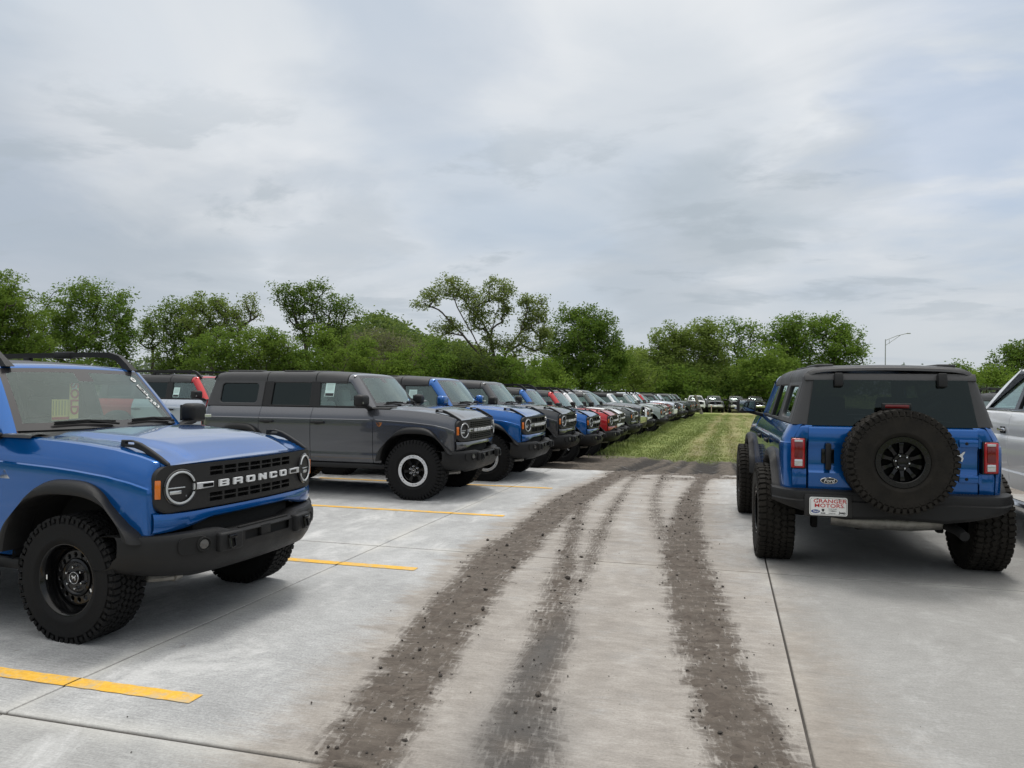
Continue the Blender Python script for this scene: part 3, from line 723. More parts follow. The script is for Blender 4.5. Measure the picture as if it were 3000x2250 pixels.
    def wipers():
        out = []
        for y0, y1 in ((.18, .70), (-.50, .02)):
            mb = MB(); out.append(mb)
            p = lambda s, t, e=.02: tuple(Vector(WS(s / .75, t)) + Vector((e, 0, e)))
            mb.add(tube([p(y1, .015), p(lerp(y0, y1, .55), .075), p(lerp(y0, y1, .5), .085)], [.009, .008, .006], 6)); mb.add(tube([p(y0, .07), p(y0 + .25, .085), p(y0 + .5, .06)], .008, 6)); mb.add(tube([p(y0, .055, .012), p(y0 + .25, .07, .012), p(y0 + .5, .045, .012)], .009, 4))
        return [mesh('wiper', mb, X['dull']) for mb in out]
    for w_ in C('wipers', wipers): put('wiper', w_, ws)
    def frame():
        mb = MB()
        for s in (1, -1):
            P = []
            for t in fr(-.06, 1.0, 14):
                a = Vector(WS(s, t)); a.z -= .0
                dlo, dhi = Vector((-.84, s * .846, 1.31)), Vector((-1.165, s * .734, 1.70)); b = dlo.lerp(dhi, t)
                n = Vector((.5, s * .75, .35)).normalized()
                P.append([tuple(a - n * .03), tuple(a + n * .004), tuple(a.lerp(b, .25) + n * .030), tuple(a.lerp(b, .55) + n * .034), tuple(a.lerp(b, .85) + n * .018), tuple(b + n * .002), tuple(b - n * .03)])
            mb.add(grid(P, flip=s > 0))
        P = []
        R2 = roof_row(-1.21)
        for k in range(len(R2)):
            x, y, z = R2[k]; f = Vector(WS(max(-1, min(1, y / .65)), 1.0))
            if z < 1.79: f = Vector((-1.125, y * 1.004, z))
            P.append([(f.x, f.y if z >= 1.79 else y, f.z - .006), (f.x - .012, y if z < 1.79 else lerp(f.y, y, .3), f.z + .012 if z >= 1.79 else z), (lerp(f.x, x, .4), y, lerp(f.z, z, .62) + .006), (lerp(f.x, x, .75), y, lerp(f.z, z, .9) + .002), (x + .006, y, z), (x + .004, y * .97, z - .02)])
        mb.add(grid(P, flip=False))
        return mesh('windshield_frame', mb, X['blue'], 40)
    put('windshield_frame', C('frame', frame), recolor=pm)
    def roof_mesh():
        mb = MB()
        for a, b in ((-1.214, -1.75), (-1.75, -2.60), (-2.60, -3.52)):
            xs = [a - .004] + fr(a - .008, b + .008, 9) + [b + .004]
            P = []
            for x in xs:
                r = roof_row(x)
                if x in (xs[0], xs[-1]): r = [(px, py * .985, pz - .012) for px, py, pz in r]
                P.append([(r[0][0], r[0][1] - .02, r[0][2] - .02)] + r + [(r[-1][0], r[-1][1] + .02, r[-1][2] - .02)])
            mb.add(grid(P))
        # raised flutes near the rear corners and the rear edge
        r = roof_row(-3.52); n = len(r); P = [[(x, y, z), (x - .02, y * .985, z - .012), (x - .03, y * .97, z - .035)] for x, y, z in r]; mb.add(grid(P, flip=False))
        for s in (-1, 1): mb.add(bbox(.62, .16, .03, .014, 2), 0, T(-3.1, s * .52, 1.853, 0, 0, 0)); mb.add(bbox(.5, .16, .02, .009, 2), 0, T(-2.15, s * .5, 1.857))
        mb.add(bbox(.5, .5, .016, .007, 2), 0, T(-2.1, 0, 1.864))
        return mb
    def hardside():
        mb = MB()
        q = shape([[(-2.625, 1.308), (-2.625, 1.70), (-3.53, 1.70), (-3.545, 1.62), (-3.60, 1.308)], rrect(-3.06, 1.51, .66, .30, .05)], .022, .008)
        h = MB().add(q); h.warp(lambda x, z, w: (x, yg(z) + w - .018, z)); h.f = [tuple(reversed(t)) for t in h.f]; mb.join(h)
        # tail of the hardtop: corner posts, top rail and sill round the rear glass
        def post(s):
            P = []
            for t in fr(0, 1, 10):
                z = lerp(1.306, 1.74, t); x = lerp(-3.635, -3.545, t); y = yg(z) if z < 1.70 else .728
                P.append([(x + .06, s * (y + .001), z), (x + .03, s * (y - .002), z), (x + .006, s * (y - .014), z), (x - .006, s * (y - .035), z), (x - .010, s * (y - .07), z), (x - .008, s * (y - .135), z), (x + .02, s * (y - .14), z)])
            return grid(P, flip=s < 0)
        mb.add(post(1))
        return mb
    def rearrail():
        mb = MB(); mb.add(grid([[(-3.536, y, 1.775), (-3.562, y, 1.745), (-3.572, y, 1.715), (-3.555, y, 1.708)] for y in fr(-.715, .715, 9)], flip=True))
        return mb
    put('roof', C('roof', lambda: mesh('roof', roof_mesh(), X['top'], 35)), recolor=X[roof])
    sided('hardtop_side', 'hardside', hardside, X['top'], X[roof], 35); put('hardtop_rail', C('hardrail', lambda: mesh('hardtop_rail', rearrail(), X['top'], 35)), recolor=X[roof])
    def frames():
        h = MB().add(shape([[(-.80, 1.310), (-1.13, 1.705), (-2.615, 1.705), (-2.615, 1.310)], WF, WR], .014, .004)); h.warp(lambda x, z, w: (x, yg(z) + w - .012, z)); h.f = [tuple(reversed(t)) for t in h.f]
        return h
    sided('window_frame', 'frames', frames, X['plastic'])
    def panes(loops):
        h = MB().add(shape(loops, .002)); h.warp(lambda x, z, w: (x, yg(z) + w - .022, z)); return h
    sided('front_window', 'wf', lambda: panes([WF]), X['glass'])
    sided('rear_window', 'wr', lambda: panes([WR]), X['tint']); sided('quarter_window', 'wq', lambda: panes([rrect(-3.06, 1.51, .67, .31, .05)]), X['tint'])
    rg = put('rear_glass', C('rg', lambda: mesh('rear_glass', MB().add(grid([[(lerp(-3.648, -3.580, t), y, lerp(1.300, 1.716, t)) for t in fr(0, 1, 5)] for y in fr(-.735, .735, 7)], flip=True)).warp(lambda x, y, z: (x, y * lerp(.96, .87, (z - 1.3) / .416), z)), X['tint'])))
    rp = C('rp', rear_panel)
    put('tailgate', C('tg', lambda: mesh('tailgate', rp[0], X['blue'], 32)), recolor=pm)
    sided('rear_corner', 'rc', lambda: rp[1], X['blue'], pm)
    for s, sn in ((1, 'l'), (-1, 'r')):
        def tail():
            M = T(-3.662, s * .780, 1.045, 0, 0, s * -.10); mb = MB()
            mb.add(bbox(.10, .135, .285, .012, 2), 0, M); mb.add(bbox(.05, .118, .27, .014, 3), 1, M @ T(-.035, s * .004, 0)); mb.add(bbox(.02, .070, .14, .006, 2), 2, M @ T(-.058, 0, .028)); mb.add(bbox(.02, .070, .062, .006, 2), 3, M @ T(-.058, 0, -.085)); mb.add(bbox(.02, .072, .022, .005, 2), 3, M @ T(-.057, 0, .112))
            return mesh('tail_light', mb, [X['gloss'], X['redlens'], X['darkred'], X['clear']])
        put('tail_light', C('tl' + sn, tail))
        def mir():
            mb = MB(); c = T(-.80, s * 1.055, 1.418, 0, 0, s * .10)
            v, f = bbox(.16, .25, .185, .05, 4); mb.add(([(x * (1.0 if y * s > -9 else 1) * lerp(1, .75, max(0, x / .16 + .5)) , y * lerp(1, .86, max(0, x / .16 + .5)), z * lerp(1, .84, max(0, x / .16 + .5))) for x, y, z in v], f), 0, c)
            mb.add(bbox(.012, .20, .145, .025, 3), 2, c @ T(-.079, 0, 0)); mb.add(bbox(.008, .185, .13, .02, 3), 3, c @ T(-.086, 0, 0))
            mb.add(bbox(.10, .19, .045, .018, 2), 1, T(-.79, s * .93, 1.325, s * .25, 0, 0)); mb.add(bbox(.006, .09, .028, .003, 1), 4, c @ T(.066, s * .085, -.03, 0, 0, s * -.5))
            return mesh('mirror', mb, [X['plastic'], X['plastic'], X['dull'], X['mirror'], X['clear']])
        put('mirror', C('mi' + sn, mir), recolor=X[mirror])
    # running gear
    sided('wheel_well', 'wwf', lambda: well(ARCH[0], .66, .45), X['dull']); sided('wheel_well', 'wwr', lambda: well(ARCH[1], .45, .66), X['dull'])
    def under():
        mb = MB(); mb.add(bbox(3.2, 1.0, .16, .02), 0, T(-1.5, 0, .50)); mb.add(bbox(1.86, 1.56, .10, .02), 0, T(-1.48, 0, .53)); mb.add(bbox(.5, 1.5, .20, .03), 0, T(-3.38, 0, .66)); mb.add(bbox(.35, 1.05, .45, .03), 0, T(.42, 0, .78))
        for s in (-1, 1):
            mb.add(tube([(-WB + .1, s * .50, .44), (-WB + .75, s * .46, .50)], .028, 8)); mb.add(tube([(-WB - .12, s * .55, .40), (-WB - .2, s * .5, .80)], .038, 8)); mb.add(bbox(.08, .06, .16, .01, 1), 0, T(-WB - .14, s * .56, .36))
        return mesh('underbody', mb, [X['dull'], X['steel'], X['plastic']])
    put('underbody', C('under', under))
    def axle(x): return mesh('axle', MB().add(tube([(x, -.78, .42), (x, .78, .42)], .05, 10)).add(lathe([(.0, -.15), (.09, -.13), (.14, -.05), (.15, .02), (.09, .12), (0, .14)], 16), 0, T(x - .02, .12 if x else -.2, .40)), X['dull'])
    for x in (0, -WB): put('axle', C('axle%g' % x, lambda: axle(x)))
    sided('control_arm', 'sway', lambda: MB().add(tube([(.05, .74, .375), (.25, .70, .375), (.42, .64, .385), (.50, .58, .395)], [.024, .026, .026, .03], 8)).add(lathe([(0, -.03), (.035, -.03), (.035, .03), (0, .03)], 14), 0, T(.50, .57, .395)), X['steel'])
    sided('rock_rail', 'rock', lambda: MB().add(bbox(1.92, .09, .075, .02, 2), 0, T(-1.47, .862, .455)), X['plastic'])
    put('muffler', C('muff', lambda: mesh('muffler', MB().add(tube([(-3.45, .46, .44), (-3.50, .2, .425), (-3.50, -.2, .425), (-3.45, -.46, .44)], .075, 12)), X['steel']))); put('exhaust_tip', C('exh', lambda: mesh('exhaust_tip', MB().add(tube([(-3.40, -.46, .43), (-3.62, -.56, .39), (-3.76, -.57, .365)], .042, 12)), X['dull'])))
    def rbump():
        P = []
        for y in fr(-1.0, 1.0, 41):
            a = abs(y); x0 = -3.80 + (.22 * max(0, (a - .78) / .22) ** 2); lift = pl(a, [(0, -.01), (.40, -.03), (.62, 0), (1.0, .10)]); dip = .0
            P.append([(x0 + .17, y, .722), (x0 + .03, y, .722), (x0 + .008, y, .714), (x0 + .0, y, .695), (x0 + .004, y, .64), (x0 - .012, y, .628), (x0 - .008, y, .53 + lift), (x0 + .02, y, .50 + lift), (x0 + .16, y, .495 + lift)])
        mb = MB().add(grid(P, flip=True))
        for s in (-1, 1): mb.add(bbox(.30, .05, .12, .02, 2), 0, T(-3.43, s * .965, .655)); 
        for s in (-1, 1):
            for k in range(12): mb.add(bbox(.055, .007, .006, .001, 1), 1, T(-3.71 + .0 * k, s * (.82 - k * .025), .724, 0, 0, s * .5))
        return mesh('rear_bumper', mb, [X['plastic'], X['trim']])
    put('rear_bumper', C('rb', rbump))
    wd = C(('wheel', wheel, tyre_spec, dusty), lambda: make_wheel(wheel, *tyre_spec, dusty)); Rr, W, _ = tyre_spec
    def put_wheel(p, rz, spin, n='wheel', rx=0):
        w = put('wheel', wd['tyre']) if False else link(n, wd['tyre'], root, p, (0, spin, 0)); w.rotation_mode = 'ZYX' if False else 'XYZ'; w.rotation_euler = (0, spin, rz)
        link('rim', wd['rim'], w)
        if 'beadlock_ring' in wd: link('beadlock_ring', wd['beadlock_ring'], w)
        return w
    for i, (x, s) in enumerate(((-.035, 1), (-.035, -1), (-WB, 1), (-WB, -1))):
        put_wheel((x, s * (.828 + offs), Rr - .010 - lift / scale), 0 if s > 0 else PI, [.3, .12, .9, .5][i])
    sp = put_wheel((-3.845, -.02, 1.01), PI / 2, .35, 'spare_wheel'); sp.scale = (.94,) * 3 if lift else (1, 1, 1)
    put('spare_carrier', C('sc', lambda: mesh('spare_carrier', MB().add(bbox(.16, .34, .34, .04), 0, T(-3.72, -.02, 1.01)).add(bbox(.05, .09, .32, .01), 0, T(-3.72, -.02, 1.32)).add(bbox(.05, .24, .06, .012), 0, T(-3.76, -.02, 1.480)), X['plastic'])))
    put('brake_light', C('bl', lambda: mesh('brake_light', MB().add(bbox(.03, .20, .034, .01), 0, T(-3.775, -.02, 1.482)), X['darkred'])))
    if rear:
        for s in (-1, 1): put('glass_hinge', mesh('glass_hinge', MB().add(bbox(.07, .075, .125, .012, 2), 0, T(-3.60, s * .43, 1.715, 0, .16, 0)), X['plastic']), rg)
        for z in (.855, 1.165):
            mb = MB(); mb.add(bbox(.03, .16, .07, .012, 2), 0, T(-3.685, -.62, z)); mb.add(tube([(-3.69, -.705, z - .04), (-3.69, -.705, z + .04)], .016, 8)); mb.add(lathe([(0, .008), (.012, .006), (.014, 0)], 10, 'x'), 1, T(-3.702, -.60, z, 0, 0, PI))
            put('tailgate_hinge', mesh('tailgate_hinge', mb, [X['blue'], X['dull']]), recolor=pm)
        mb = MB().add(bbox(.04, .05, .24, .012, 2), 0, T(-3.702, .53, 1.02)).add(bbox(.012, .11, .13, .03, 3), 1, T(-3.672, .53, 1.02)); put('tailgate_handle', mesh('tailgate_handle', mb, [X['plastic'], X['gloss']]))
        E = lambda rx, rz, n=32: [(rx * math.cos(2 * PI * k / n), rz * math.sin(2 * PI * k / n)) for k in range(n)]
        back = lambda vf, x, y, z: ([(x - c, y - a, z + b) for a, b, c in vf[0]], vf[1])
        mb = MB().add(back(shape([E(.074, .030)], .006, .002), -3.682, .52, .80), 0).add(back(shape([E(.067, .0245)], .002), -3.690, .52, .80), 1).add(back(text('Ford', .047, .001, .0008, shear=.25), -3.694, .52, .80), 0)
        put('oval_badge', mesh('oval_badge', mb, [X['chrome'], X['blackink']], smooth=False))
        mb = MB().add(back(shape([[(-x, y) for x, y in horse(.052)[0]]], .003), -3.668, -.545, 1.05)); put('horse_emblem', mesh('horse_emblem', mb, X['letter'], smooth=False))
        pl_ = MB(); px, py, pz = -3.818, .545, .585
        pl_.add(back(shape([rrect(0, 0, .318, .162, .018)], .004, .0015), px, py, pz), 0); pl_.add(back(shape([rrect(0, 0, .300, .146, .014), rrect(0, 0, .295, .141, .013)], .0006), px - .0044, py, pz), 1)
        for s_, sz, x_, z_, m_, b_ in (('GRANGER', .046, .012, .046, 2, .0007), ('MOTORS', .046, .004, .006, 2, .0007), ('.com', .012, .125, -.004, 1, 0), ('RAM', .016, -.045, -.060, 1, .0008), ('CHRYSLER', .013, .035, -.022, 1, 0), ('DODGE', .014, .030, -.060, 1, 0), ('Jeep', .028, .115, -.052, 1, .001)):
            v, f = text(s_, sz, .0006, b_); wd_ = 1.30 if m_ == 2 else 1.15; pl_.add(back(([(a * wd_ + x_, b + z_, c) for a, b, c in v], f), px - .0046, py, pz), m_)
        pl_.add(back(shape([[(a - .108, b - .045) for a, b in E(.037, .0155)]], .0008), px - .0046, py, pz), 3); v, f = text('Ford', .024, .0006, .0004, shear=.25); pl_.add(back(([(a - .108, b - .045, c) for a, b, c in v], f), px - .0058, py, pz), 0)
        pl_.add(back(shape([[(-.056, -.022), (-.034, -.022), (-.034, -.036), (-.045, -.050), (-.056, -.036)]], .0006), px - .0046, py, pz), 1); pl_.add(back(shape([[(-.005, -.038), (.035, -.034), (.075, -.038), (.035, -.042)]], .0006), px - .0046, py, pz), 1)
        for s_ in (-1, 1): pl_.add(back((lathe([(0, .004), (.007, .003), (.008, 0)], 10, 'z')), px - .004, py + s_ * .09, pz + .066), 4)
        put('dealer_plate', mesh('dealer_plate', pl_, [X['paperw'], X['blackink'], X['redink'], X['blueink'], X['steel']], smooth=False))
        mb = MB().add(bbox(.03, .40, .20, .01), 0, T(-3.80, .545, .590)); put('plate_recess', mesh('plate_recess', mb, X['trim']))
        # raised side-wall lettering of the spare
        mb = MB(); Rm = .335
        for word, a0 in (('GOODYEAR', 205), ('GOODYEAR', 25)):
            for k, ch in enumerate(word):
                v, f = text(ch, .066, .003, .002); a = R(a0 - k * 11.5 + 45); mb.add(([(p[0], W / 2 * 1.055 - .004 + p[2], p[1]) for p in v], [tuple(reversed(q)) for q in f]), 0, Matrix.Rotation(-(a - PI / 2), 4, 'Y') @ T(0, 0, Rm - .02))
        o = link('tyre_lettering', mesh('tyre_lettering', mb, X['rubber2'], smooth=False), sp)
    if step: sided('side_step', 'step', lambda: MB().add(bbox(1.95, .15, .075, .03, 3), 0, T(-1.62, .985, .385)).add(bbox(1.7, .11, .012, .005), 1, T(-1.62, .985, .424)).add(bbox(.05, .16, .05, .01), 0, T(-1.0, .88, .40)).add(bbox(.05, .16, .05, .01), 0, T(-2.3, .88, .40)), [X['trim'], X['plastic']])
    if rails:
        def rail():
            mb = MB()
            for s in (1,):
                y = s * .575
                P = [((-1.035, 1.795), (-1.125, 1.795)), ((-1.105, 1.855), (-1.185, 1.845)), ((-1.195, 1.925), (-1.235, 1.885)), ((-1.31, 1.955), (-1.33, 1.905)), ((-1.5, 1.957), (-1.5, 1.912)), ((-3.0, 1.945), (-3.0, 1.90)), ((-3.2, 1.935), (-3.17, 1.89)), ((-3.40, 1.84), (-3.30, 1.83))]
                rows = []
                for i, (o_, n_) in enumerate(P):
                    w = .035 if i < 1 else .024
                    rows.append([(o_[0], y - w, o_[1]), (o_[0], y + w, o_[1]), (n_[0], y + w, n_[1]), (n_[0], y - w, n_[1]), (o_[0], y - w, o_[1])])
                mb.add(grid(rows, flip=True)); mb.add(([rows[0][k] for k in range(4)], [(0, 1, 2, 3)]))
                mb.add(bbox(.20, .062, .062, .012, 2), 0, T(-1.85, y, 1.932)); mb.add(bbox(.08, .05, .08, .012, 2), 0, T(-2.3, y, 1.885))
            return mb
        sided('roof_rail', 'rail', rail, X['plastic'], None, 25)
    if interior:
        def tub():
            mb = MB(); mb.add(bbox(2.75, 1.50, .06, .02), 0, T(-2.1, 0, .62)); mb.add(bbox(.55, 1.44, .06, .02), 0, T(-3.25, 0, 1.0)); mb.add(bbox(.30, .34, .5, .05), 0, T(-1.15, 0, .9))
            for s in (-1, 1): mb.add(bbox(2.5, .05, .62, .02), 0, T(-1.95, s * .77, .95))
            return mesh('interior', mb, X['cabin'])
        put('interior', C('tub', tub)); put('dashboard', C('dash', lambda: mesh('dashboard', MB().add(bbox(.34, 1.46, .22, .06, 3), 0, T(-.92, 0, 1.18)).add(bbox(.02, .22, .13, .01), 0, T(-.98, -.02, 1.33)), X['cabin'])))
        def one(x, y, cov): mb = MB(); seat(mb, x, y, 0, 1 if cov else None); return mesh('seat', mb, [X['cabin'], X['cover']])
        for k, (x, y, cv) in enumerate(((-1.72, .39, covers), (-1.72, -.39, covers), (-2.62, .36, False), (-2.62, -.36, False))): put('seat', C('seat%d%d' % (k, cv), lambda: one(x, y, cv)))
        def steer():
            M = Matrix.Translation((-1.20, .39, 1.24)) @ Matrix.Rotation(R(-25), 4, 'Y'); mb = MB().add(torus(.17, .016, 28, 8), 0, M @ Matrix.Rotation(PI / 2, 4, 'Z')).add(tube([(-1.2, .39, 1.24), (-1.0, .39, 1.14)], .03, 8)).add(bbox(.03, .30, .05, .01), 0, M); return mesh('steering_wheel', mb, X['cabin'])
        put('steering_wheel', C('steer', steer)); put('rearview_mirror', C('rvm', lambda: mesh('rearview_mirror', MB().add(bbox(.04, .24, .07, .02), 0, T(-1.24, 0, 1.69)).add(bbox(.13, .22, .07, .02, 2), 0, T(-1.13, 0, 1.735, 0, .6, 0)), X['cabin'])))
    return root
# ------------------------------------------------------------------ the crew-cab pickup
TB = 3.68
def tz(x): return pl(x, [(-.9, 1.405), (-.3, 1.385), (.2, 1.35), (.6, 1.30), (.80, 1.255)])
TARCH = [(0, .44, .50, .52, 2.3), (-TB, .44, .50, .52, 2.3)]
TSIDE = dense([(.88, .535), (.94, .555), (.968, .64), (.985, .74), (.975, .76), (.993, .90), (.998, 1.02), (.992, 1.12), (.978, 1.14), (.982, 1.24), (.968, 1.33), (.945, 1.385), (.92, 1.402), (.895, 1.405)])
def tpanel(x0, x1, front=False, gap0=True, gap1=True, nose=False):
    xs = fr(x0, x1, max(3, int((x0 - x1) / .05) + 1)); cols = []
    if gap0: cols += [(x0 - .001, -.03), (x0 - .005, 0)]; xs = xs[1:]
    if nose: cols += [(x0 + .06, -.12), (x0 + .05, -.06), (x0 + .02, -.015)]
    if gap1: xs = xs[:-1]
    cols += [(x, 0) for x in xs]
    if gap1: cols += [(x1 + .005, 0), (x1 + .001, -.03)]
    P = []
    for x, dy in cols:
        d = tz(x) - 1.405 if front else 0; px = 1 - .07 * max(0, (x - .2) / .6) ** 2 if x > .2 else 1
        r = [(x, y * px + dy, z + d * min(1, max(0, (z - .7) / .5))) for y, z in TSIDE]
        if front: r += [(x, r[-1][1] - .05, r[-1][2] + .004), (x, r[-1][1] - .06, r[-1][2] - .02)]
        P.append(r)
    ins = [[next((a for a in TARCH if arch_f(p[0], p[2], a) < 1), None) for p in row] for row in P]; Q = [list(r) for r in P]
    for i, row in enumerate(P):
        for j, p in enumerate(row):
            a = ins[i][j]
            if a:
                xc, zc, A, B, n = a
                if p[2] > zc: s = arch_f(p[0], p[2], a) ** (-1 / n); Q[i][j] = (xc + (p[0] - xc) * s, p[1], zc + (p[2] - zc) * s)
                else: Q[i][j] = (xc + math.copysign(A, p[0] - xc), p[1], p[2])
    return grid(Q, skip=lambda i, j: all(ins[a][b] for a in (i, i + 1) for b in (j, j + 1)))
def tyg(z): return .905 - (z - 1.405) * .195 / .48
def TWS(s, t):
    xl, yl, zl = -.64 - .16 * s * s, .84 * s, 1.41; xh, yh, zh = -1.36 - .07 * s * s, .655 * s, 1.885 - .012 * s * s
    b = .03 * math.sin(PI * t); return (lerp(xl, xh, t) + b * .5, lerp(yl, yh, t), lerp(zl, zh, t) + b)
def pickup(name, label, group, loc, rotz=0, col='white', grille='trim', bump='chrome', plate=False, scale=1.0):
    root = bpy.data.objects.new(name, None); COL.objects.link(root); root.location = loc; root.rotation_euler = (0, 0, rotz); root.scale = (scale,) * 3
    tag(root, label, 'pickup truck', group); pm = X[col]; C = cached
    def put(n, me, parent=root, recolor=None, **k):
        o = link(n, me, parent, **k)
        if recolor: o.material_slots[0].link = 'OBJECT'; o.material_slots[0].material = recolor
        return o
    W_ = X['white']
    def sided(n, key, fn, mats, recolor=None, sharp=32):
        for s, sn in ((1, 'l'), (-1, 'r')):
            def mk(): mb = fn(); return mesh(n, mb if s > 0 else mb.mirror(), mats, sharp)
            put(n, C(key + sn, mk), root, recolor)
    sided('fender', 't_fender', lambda: MB().add(tpanel(.78, -.82, True, False, True, nose=True)), W_, pm)
    def bed():
        h = MB().add(tpanel(-2.98, -4.95, False, True, False)); b = both(h)
        b.add(grid([[(-4.95, y, z) for z in (.62, .66, 1.36, 1.40)] for y in (-.93, -.9, .9, .93)])); b.add(bbox(1.9, 1.7, .05, .01), 0, T(-3.98, 0, .95)); b.add(bbox(.05, 1.78, .5, .01), 0, T(-3.02, 0, 1.17)); return mesh('cargo_bed', b, W_, 32)
    put('cargo_bed', C('t_bed', bed), recolor=pm)
    for s, sn in ((1, 'l'), (-1, 'r')):
        for dn, a, b, hx in (('front_door', -.82, -1.93, -1.76), ('rear_door', -1.93, -2.95, -2.78)):
            o = put(dn, C('t_' + dn + sn, lambda: mesh(dn, MB().add(tpanel(a, b)) if s > 0 else MB().add(tpanel(a, b)).mirror(), W_, 32)), recolor=pm)
            put('door_handle', C('t_dh' + sn, lambda: mesh('door_handle', MB().add(bbox(.21, .026, .036, .011, 2), 0, T(0, s * .022, 0)).add(bbox(.15, .01, .075, .004), 1, T(0, s * .004, -.004)), [X['chrome'], X['dull']])), o, loc=(hx, s * .978, 1.20))
    def hood():
        P = []
        for y in fr(-.862, .862, 31):
            row = []; xf = .845 - .10 * (abs(y) / .86) ** 2.2
            for s in fr(0, 1, 20):
                x = lerp(-.56 - .10 * (y / .86) ** 2, xf, s); a = abs(y); t = min(1, max(0, (.62 - a) / .08)); t = t * t * (3 - 2 * t)
                row.append((x, y, tz(min(x, .78)) + .008 + .04 * (1 - (y / .86) ** 2) + .03 * t * pl(s, [(0, .3), (.3, 1), (.8, 1), (1, .5)]) - .03 * max(0, (s - .9) / .1) ** 2))
            P.append(row)
        return mesh('hood', MB().add(grid(P, flip=True)), W_, 32)
    put('hood', C('t_hood', hood), recolor=pm)
    def cow(): return mesh('cowl', MB().add(grid([[(lerp(-.5, -.82, t), y, 1.40 + .012 * (1 - t)) for t in fr(0, 1, 4)] for y in fr(-.86, .86, 9)])), X['dull'])
    put('cowl', C('t_cowl', cow))
    gx = lambda y: .868 - .06 * (abs(y) / .6) ** 2
    def grl():
        cells = [(-.50, .50, a, a + .05) for a in (.945, 1.02)] + [(-.50, .50, a, a + .035) for a in (1.165, 1.215)] + [(-.50, -.12, 1.095, 1.14), (.12, .50, 1.095, 1.14)]
        us = merge_sorted(fr(-.57, .57, 20), [-.5, .5, -.12, .12]); vs = merge_sorted([.91, 1.275], [c[2] for c in cells], [c[3] for c in cells])
        mb = fascia_panel(us, vs, lambda u, v: any(c[0] < u < c[1] and c[2] < v < c[3] for c in cells), lambda y, z, d: (gx(y) - d - .12 * (z - .91), y, z), .05)
        mb.add(grid([[(gx(y) - .10, y, z) for z in (.92, 1.27)] for y in (-.55, 0, .55)]), 1); return mesh('grille', mb, [X['trim'], X['dull']])
    put('grille', C('t_gr', grl), recolor=X[grille])
    E = lambda rx, rz, n=28: [(rx * math.cos(2 * PI * k / n), rz * math.sin(2 * PI * k / n)) for k in range(n)]
    fwd = lambda vf, x, y, z: ([(x + c, y + a, z + b) for a, b, c in vf[0]], vf[1])
    put('oval_badge', C('t_badge', lambda: mesh('oval_badge', MB().add(fwd(shape([E(.115, .048)], .008, .002), .868, 0, 1.118), 0).add(fwd(shape([E(.105, .040)], .002), .877, 0, 1.118), 1).add(fwd(text('Ford', .075, .001, .001, shear=.25), .881, 0, 1.118), 0), [X['chrome'], X['blueink']], smooth=False)))
    for s, sn in ((1, 'l'), (-1, 'r')):
        def lamp():
            mb = MB(); P = [[(lerp(.835, .60, t ** 1.5), s * lerp(.585, .945, t), z) for z in (lerp(1.00, .96, t), lerp(1.02, .99, t), lerp(1.24, 1.24, t), lerp(1.262, 1.25, t))] for t in fr(0, 1, 9)]
            mb.add(grid(P, flip=s > 0), 0)
            P = [[(x + .012, y, z) for x, y, z in ((lerp(.835, .62, t ** 1.5), s * lerp(.62, .92, t), zz) for zz in (1.215, 1.24))] for t in fr(0, 1, 9)]; mb.add(grid(P, flip=s > 0), 1)
            mb.add(bbox(.03, .10, .09, .01), 2, T(.80, s * .70, 1.12, 0, 0, s * -.5)); return mesh('headlight', mb, [X['lampblack'], X['ledring'], X['clear']])
        put('headlight', C('t_hl' + sn, lamp))
        def flr(k, z0, z1):
            v, f = flare(TARCH[k], z0, z1); mb = MB().add((v, f)).warp(lambda x, y, z: (x, y + .022, z)); return mesh('wheel_trim', mb if s > 0 else mb.mirror(), X['dull'])
        def mir():
            mb = MB(); c = T(-.98, s * 1.16, 1.46, 0, 0, s * .12); v, f = bbox(.15, .27, .20, .05, 3); mb.add((v, f), 0, c); mb.add(bbox(.01, .22, .15, .02), 2, c @ T(-.076, 0, 0)); mb.add(bbox(.10, .20, .05, .02), 1, T(-.96, s * 1.00, 1.40, s * .2, 0, 0)); return mesh('mirror', mb, [X['dull'], X['dull'], X['mirror']])
        put('mirror', C('t_mi' + sn, mir), recolor=X['gloss'] if col != 'white' else X['chrome'])
        put('tail_light', C('t_tl' + sn, lambda: mesh('tail_light', MB().add(bbox(.10, .10, .42, .02, 2), 0, T(-4.92, s * .925, 1.14)), X['redlens'])))
    def bmp():
        mb = MB(); bx = lambda y: pl(abs(y), [(0, .985), (.4, .975), (.7, .90), (.88, .80), (.99, .62)])
        def sec(y):
            u = .05 * min(1, abs(y) / .6) ** 2; return [(-.10, .885 + u), (-.02, .89 + u), (0, .875 + u), (.005, .76), (-.005, .70 - u * .6), (-.03, .68 - u * .6)]
        hole = [abs(y) < .32 for y in fr(-.97, .97, 41)]
        mb.add(grid([[(bx(y) + d, y, z) for d, z in sec(y)] for y in fr(-.99, .99, 41)]), 0)
        mb.add(grid([[(bx(y) - .02, y, .69), (bx(y) - .015, y, .58), (bx(y) - .07, y, .48), (bx(y) - .2, y * .95, .44)] for y in fr(-.97, .97, 31)]), 1)
        mb.add(bbox(.03, .66, .11, .01), 1, T(.965, 0, .80)); return mesh('front_bumper', mb, [X['chrome'], X['plastic']])
    put('front_bumper', C('t_fb', bmp), recolor=X[bump])
    def shield():
        us = [-1, -.94] + fr(-.85, .85, 11) + [.94, 1]; vs = [0, .06] + fr(.15, .88, 7) + [.95, 1]; mb = MB(); v, f = grid([[TWS(u, w) for w in vs] for u in us], flip=True); n = len(vs) - 1
        mb.add((v, f), [1 if (k // n in (0, len(us) - 2) or k % n in (0, n - 1)) else 0 for k in range(len(f))]); return mesh('windshield', mb, [X['shieldlow'], X['frit']], 60)
    put('windshield', C('t_ws', shield))
